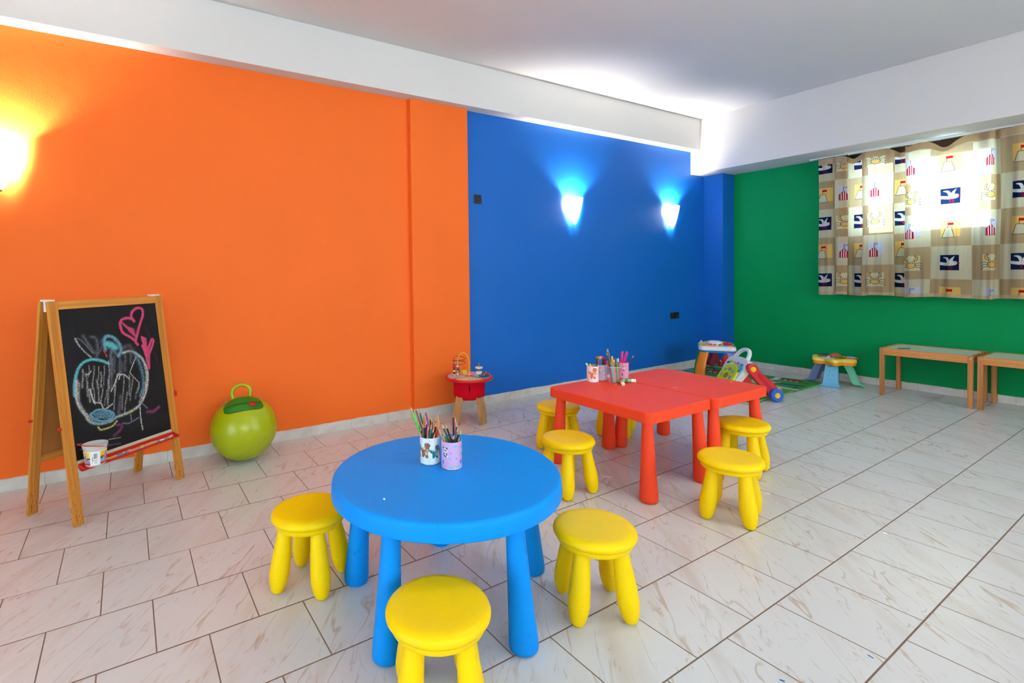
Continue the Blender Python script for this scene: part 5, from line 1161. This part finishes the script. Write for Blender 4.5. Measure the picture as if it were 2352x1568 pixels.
# ------------------------------------------------------------------ low wooden tables
m_pt = wood('orange_pine', (196, 122, 62), (222, 148, 84), 'X', 8, .45); m_ptl = wood('orange_pine_leg', (176, 112, 58), (212, 144, 84), 'Z', 9, .5, dirt=(.0, .12, (96, 66, 40)))
m_top = mat('pale_green_white_panel', (206, 222, 204), .4, .3, .02); m_scr = mat('steel_bolt', (200, 204, 206), .25, metal=.9)
def low_table(label, x0, y0, L=.652, D=.462, H=.467):
    t = thing('low_wooden_table', label, 'table', (x0, y0, 0), 0, 'low wooden tables under the curtain')
    for x in (0, L-.034):
        for y in (0, D-.034):
            b = MB(); b.box(x, y, 0, x+.034, y+.034, H, .003); b.build('leg', m_ptl, t)
    MB().box(.034, .002, H-.068, L-.034, .020, H, .002).build('front_apron', m_pt, t); MB().box(.034, D-.020, H-.068, L-.034, D-.002, H, .002).build('rear_apron', m_pt, t)
    for x in (.004, L-.022): MB().box(x, .034, H-.068, x+.018, D-.034, H, .002).build('side_apron', m_ptl, t)
    MB().box(.022, .020, H-.014, L-.022, D-.020, H-.005, .001).build('tabletop', m_top, t)
    for x in (.017, L-.017): MB().lathe([(.0065, 0), (.0065, .0015), (.004, .003), (.0035, .0015), (.001, .0015)], 16, T(x, 0, H-.026) @ Matrix.Rotation(PI/2, 4, 'X')).build('bolt_head', m_scr, t)
    return t
low_table('low pine table with a dark pencil on its pale top, nearer the flower table', 1.945, 6.756)
low_table('low pine table cut by the right edge of the photo', 2.622, 6.768)
stick((2.135, 6.90, .4665), (2.055, 6.80, .4665), 'navy', 'lying on the pale top of the low pine table', 'pencil', True)

# ------------------------------------------------------------------ curtains and rail
def curtain_canvas():
    c = Canvas(512, 512, (0, 0, 0), 1.); LT = (216, 202, 172); TN = (190, 160, 122); IK = (36, 32, 34)
    for i in range(2):
        for j in range(2): c.rect(i*.5, j*.5, i*.5+.5, j*.5+.5, LT if i == j else TN)
    # gull on navy
    x, y = .25, .25; c.rect(x-.12, y-.115, x+.12, y+.115, (28, 38, 76))
    W_ = (226, 224, 220)
    c.poly(spline([(x-.12, y+.01), (x-.03, y+.0), (x-.02, y+.03), (x+.0, y+.02), (x+.08, y+.02), (x+.10, y-.005), (x+.08, y-.035), (x, y-.05), (x-.12, y-.035)], 4), W_)
    c.poly(spline([(x-.02, y+.0), (x-.045, y+.055), (x-.085, y+.075), (x-.05, y+.085), (x-.01, y+.07), (x+.012, y+.02)], 4), W_); c.poly(spline([(x+.0, y+.01), (x+.018, y+.055), (x+.055, y+.09), (x+.07, y+.095), (x+.055, y+.06), (x+.045, y+.015)], 4), W_)
    c.line([(x, y-.02), (x+.0, y+.04)], .005, (150, 150, 150)); c.poly([(x+.095, y+.008), (x+.135, y-.008), (x+.095, y-.022)], (206, 24, 44)); c.ell(x+.075, y+.002, .006, .006, IK)
    for dx in (-.005, .03): c.line([(x+dx, y-.045), (x+dx, y-.09), (x+dx+.012, y-.09)], .012, (190, 22, 40))
    # sand castle on yellow
    x, y = .25, .75; c.rect(x-.12, y-.11, x+.13, y+.13, (244, 194, 110)); P = [(x-.105, y-.12), (x-.06, y+.02), (x+.02, y+.02), (x+.055, y-.12)]
    c.poly(P, (222, 206, 176)); c.line(P+[P[0]], .006, IK); c.line([(x-.03, y+.02), (x-.03, y+.10)], .006, IK); c.rect(x-.03, y+.062, x+.042, y+.10, (206, 24, 40))
    # crab on cream
    x, y = .75, .25; c.rect(x-.12, y-.115, x+.12, y+.115, (226, 212, 168)); B_ = (242, 186, 104)
    c.ell(x, y-.03, .062, .05, IK); c.ell(x, y-.03, .056, .044, B_)
    for s_ in (-1, 1):
        for q in range(3): c.line(spline([(x+s_*.055, y-.01-.025*q), (x+s_*.10, y+.005-.035*q), (x+s_*.135, y-.01-.045*q)], 5), .006, IK)
        Q = spline([(x+s_*.035, y+.02), (x+s_*.085, y+.05), (x+s_*.085, y+.10), (x+s_*.05, y+.115), (x+s_*.065, y+.08), (x+s_*.045, y+.055)], 4); c.poly(Q, B_); c.line(Q+[Q[0]], .006, IK)
        c.ell(x+s_*.028, y+.012, .026, .018, IK); c.ell(x+s_*.028, y+.012, .021, .013, (240, 238, 232)); c.ell(x+s_*.026, y+.010, .007, .007, IK)
    # striped beach tent on lavender
    x, y = .75, .75; c.rect(x-.085, y-.10, x+.13, y+.13, (208, 204, 222)); c.rect(x-.085, y-.10, x+.13, y-.085, (244, 190, 110))
    P = [(x-.075, y-.115), (x-.075, y-.02), (x-.015, y+.045), (x+.04, y-.02), (x+.04, y-.115)]; m_ = c.poly(P, (236, 232, 232))
    for q in range(4): c.a[m_ & (np.abs(c.x-(x-.062+.0285*q*1.05)) < .0085)] = (196, 20, 44)
    c.line(P+[P[0]], .005, IK); c.line([(x-.015, y+.045), (x-.015, y+.115)], .005, IK); c.line([(x-.015, y+.115), (x+.045, y+.10), (x-.015, y+.078)], .005, IK)
    rs = np.random.RandomState(1); c.a *= (1+.05*(rs.rand(1, 512, 1)-.5)+.05*(rs.rand(512, 512, 1)-.5)).astype(np.float32)
    return c
def curtain_material():
    m = bpy.data.materials.new('printed_beach_curtain'); m.use_nodes = True
    nt = m.node_tree; N = nt.nodes.new; K = nt.links.new; out = nt.nodes['Material Output']; nt.nodes.remove(nt.nodes['Principled BSDF'])
    t = N('ShaderNodeTexImage'); t.image = curtain_canvas().image('printed_beach_curtain'); uv = N('ShaderNodeUVMap'); uv.uv_map = 'UVMap'; K(uv.outputs[0], t.inputs['Vector'])
    d = N('ShaderNodeBsdfDiffuse'); K(t.outputs['Color'], d.inputs['Color']); tr = N('ShaderNodeBsdfTranslucent'); K(t.outputs['Color'], tr.inputs['Color'])
    tp_ = N('ShaderNodeBsdfTransparent'); K(t.outputs['Color'], tp_.inputs['Color'])
    a = N('ShaderNodeMixShader'); a.inputs[0].default_value = .36; K(d.outputs[0], a.inputs[1]); K(tr.outputs[0], a.inputs[2])
    b_ = N('ShaderNodeMixShader'); b_.inputs[0].default_value = CURT_T; K(a.outputs[0], b_.inputs[1]); K(tp_.outputs[0], b_.inputs[2]); K(b_.outputs[0], out.inputs['Surface'])
    tc = N('ShaderNodeTexCoord'); nz = N('ShaderNodeTexNoise'); nz.inputs['Scale'].default_value = 45; nz.inputs['Detail'].default_value = 4; mp = N('ShaderNodeMapping'); mp.inputs['Scale'].default_value = (1, 1, .12)
    K(tc.outputs['Object'], mp.inputs[0]); K(mp.outputs[0], nz.inputs['Vector']); bp = N('ShaderNodeBump'); bp.inputs['Strength'].default_value = .5; bp.inputs['Distance'].default_value = .006
    K(nz.outputs['Fac'], bp.inputs['Height']); K(bp.outputs[0], d.inputs['Normal']); K(bp.outputs[0], tr.inputs['Normal'])
    return m
m_cur = curtain_material()
def curtain(label, plan, ztop, zbot, s_phase, v_phase, per, sags, nz_=46, sub=9, pinch=None):
    """plan: (s, x, y) rows; s = length along the cloth. s_phase: s of a gull's centre; v_phase: height of a gull's centre"""
    P = spline(plan, sub); n = len(P); vs = []; fs = []; H = ztop-zbot; rn = random.Random(3); uvs = []
    ws = [rn.uniform(0, 6) for _ in range(6)]
    for j in range(nz_+1):
        q = j/nz_
        for s_, x, y in P:
            sag = 0
            for c, w_, d in sags: sag += d*math.exp(-((x-c)/w_)**2)
            fall = math.exp(-q*H/.20); z = ztop-q*H-sag*fall
            yy = y-sag*.45*math.exp(-((q*H-.10)/.09)**2)
            k = .007*math.sin(s_*33+ws[0]+q*2.2)+.005*math.sin(s_*61+ws[1]-q*3)+.003*math.sin(s_*97+ws[3]+q*4)
            hem = .006*math.sin(s_*9+ws[2])*q**4
            vs.append((x+.004*math.sin(q*7+s_*13), yy+k*(.4+.6*q), z-hem)); uvs.append(((s_-s_phase)/per+.25, (ztop-q*H-sag*fall*.85-v_phase)/per+.25))
    for j in range(nz_):
        for i in range(n-1): a = j*n+i; fs.append((a, a+1, a+n+1, a+n))
    me = bpy.data.meshes.new('curtain'); me.from_pydata(vs, [], fs); me.materials.append(m_cur); me.polygons.foreach_set('use_smooth', [True]*len(fs))
    L = me.uv_layers.new(name='UVMap')
    for p in me.polygons:
        for li in p.loop_indices: L.data[li].uv = uvs[me.loops[li].vertex_index]
    o = bpy.data.objects.new('curtain', me); COL.objects.link(o); tag(o, label, 'curtain', 'beach print curtains')
    # stitched hem tape of plain cloth along the head and the foot
    for nm, z0, z1 in (('head_hem', 0, 2), ('foot_hem', nz_-1, nz_)):
        hv = []; hf = []
        for j in range(z0, z1+1):
            for i in range(n):
                x, y, z = vs[j*n+i]; hv.append((x, y-.0016, z))
        for j in range(z1-z0):
            for i in range(n-1): a = j*n+i; hf.append((a, a+1, a+n+1, a+n))
        hm = bpy.data.meshes.new(nm); hm.from_pydata(hv, [], hf); hm.materials.append(m_hem); hm.polygons.foreach_set('use_smooth', [True]*len(hf))
        h_ = bpy.data.objects.new(nm, hm); COL.objects.link(h_); h_.parent = o
    return o
m_hem = bpy.data.materials.new('tan_hem_cloth'); m_hem.use_nodes = True
_nt = m_hem.node_tree; _nt.nodes.remove(_nt.nodes['Principled BSDF'])
_d = _nt.nodes.new('ShaderNodeBsdfDiffuse'); _t = _nt.nodes.new('ShaderNodeBsdfTranslucent'); _m = _nt.nodes.new('ShaderNodeMixShader'); _m.inputs[0].default_value = .3
_n = _nt.nodes.new('ShaderNodeTexNoise'); _n.inputs['Scale'].default_value = 40; _x = _nt.nodes.new('ShaderNodeMix'); _x.data_type = 'RGBA'; _x.inputs[6].default_value = srgb((196, 166, 128)); _x.inputs[7].default_value = srgb((206, 180, 144))
_nt.links.new(_n.outputs['Fac'], _x.inputs[0]); _nt.links.new(_x.outputs[2], _d.inputs[0]); _nt.links.new(_x.outputs[2], _t.inputs[0])
_nt.links.new(_d.outputs[0], _m.inputs[1]); _nt.links.new(_t.outputs[0], _m.inputs[2]); _nt.links.new(_m.outputs[0], _nt.nodes['Material Output'].inputs[0])
planL = [(-.05, 1.285, 7.105), (.02, 1.355, 7.098), (.10, 1.435, 7.118), (.125, 1.450, 7.142), (.17, 1.462, 7.160), (.215, 1.440, 7.118), (.232, 1.452, 7.096), (.28, 1.500, 7.092), (.325, 1.545, 7.098), (.345, 1.550, 7.116), (.40, 1.505, 7.140),
         (.45, 1.530, 7.160), (.50, 1.560, 7.150), (.57, 1.622, 7.130), (.64, 1.690, 7.128), (.67, 1.712, 7.145), (.73, 1.715, 7.165), (.79, 1.690, 7.120), (.81, 1.690, 7.097), (.88, 1.745, 7.086), (.98, 1.84, 7.094), (1.08, 1.935, 7.100), (1.10, 1.944, 7.118), (1.15, 1.925, 7.150),
         (1.19, 1.950, 7.165), (1.25, 2.005, 7.150), (1.31, 2.060, 7.155)]
curtain('left beach-print curtain, bunched in deep folds beside the green wall', planL, 2.468, .962, 0.0, 1.126, .625, [(2.0, .07, .06), (1.60, .05, .045)])
planR = []; s_ = 0; x = 2.028; k = 0
rn = random.Random(12); planR.append((0, 2.028, 7.112))
seq = [(.05, .045, 7.096), (.08, .072, 7.090), (.07, .062, 7.104), (.05, .040, 7.122), (.06, .052, 7.112), (.08, .074, 7.098), (.06, .055, 7.106), (.07, .064, 7.118), (.05, .044, 7.126), (.06, .050, 7.108), (.06, .050, 7.096), (.05, .014, 7.128), (.05, -.006, 7.146), (.05, .030, 7.140), (.06, .052, 7.118), (.07, .062, 7.098), (.07, .060, 7.112), (.06, .045, 7.128)]
for rep in range(2):
    for ds, dx, y in seq: s_ += ds; x += dx; planR.append((s_, x, y+.004*rep))
curtain('right beach-print curtain with sunlight from the window shining through it', planR, 2.472, .958, .375, 1.291, .632, [(2.33, .085, .085), (2.06, .04, .02)], sub=7)
m_rail = mat('white_curtain_rail', (226, 226, 224), .4)
rl = thing('curtain_rail', 'white curtain rail fixed under the ceiling beam over the window', 'curtain rail', (1.2, 7.118, 2.482))
XL = planR[-1][1]-1.2+.05
MB().box(0, -.009, -.004, XL, .009, .0099, .002).build('rail_track', m_rail, rl)
MB().box(-.006, -.011, -.006, .006, .011, .0099, .002).build('end_stop', m_rail, rl)
for x in [.10, .24, .36, .48, .60, .70, .80, .86, .98, 1.08, 1.30, 1.42, 1.55, 1.70, 1.85, 2.0, 2.15]:
    MB().box(x-.004, -.004, -.016, x+.004, .004, -.003, .001).build('glider', m_rail, rl)
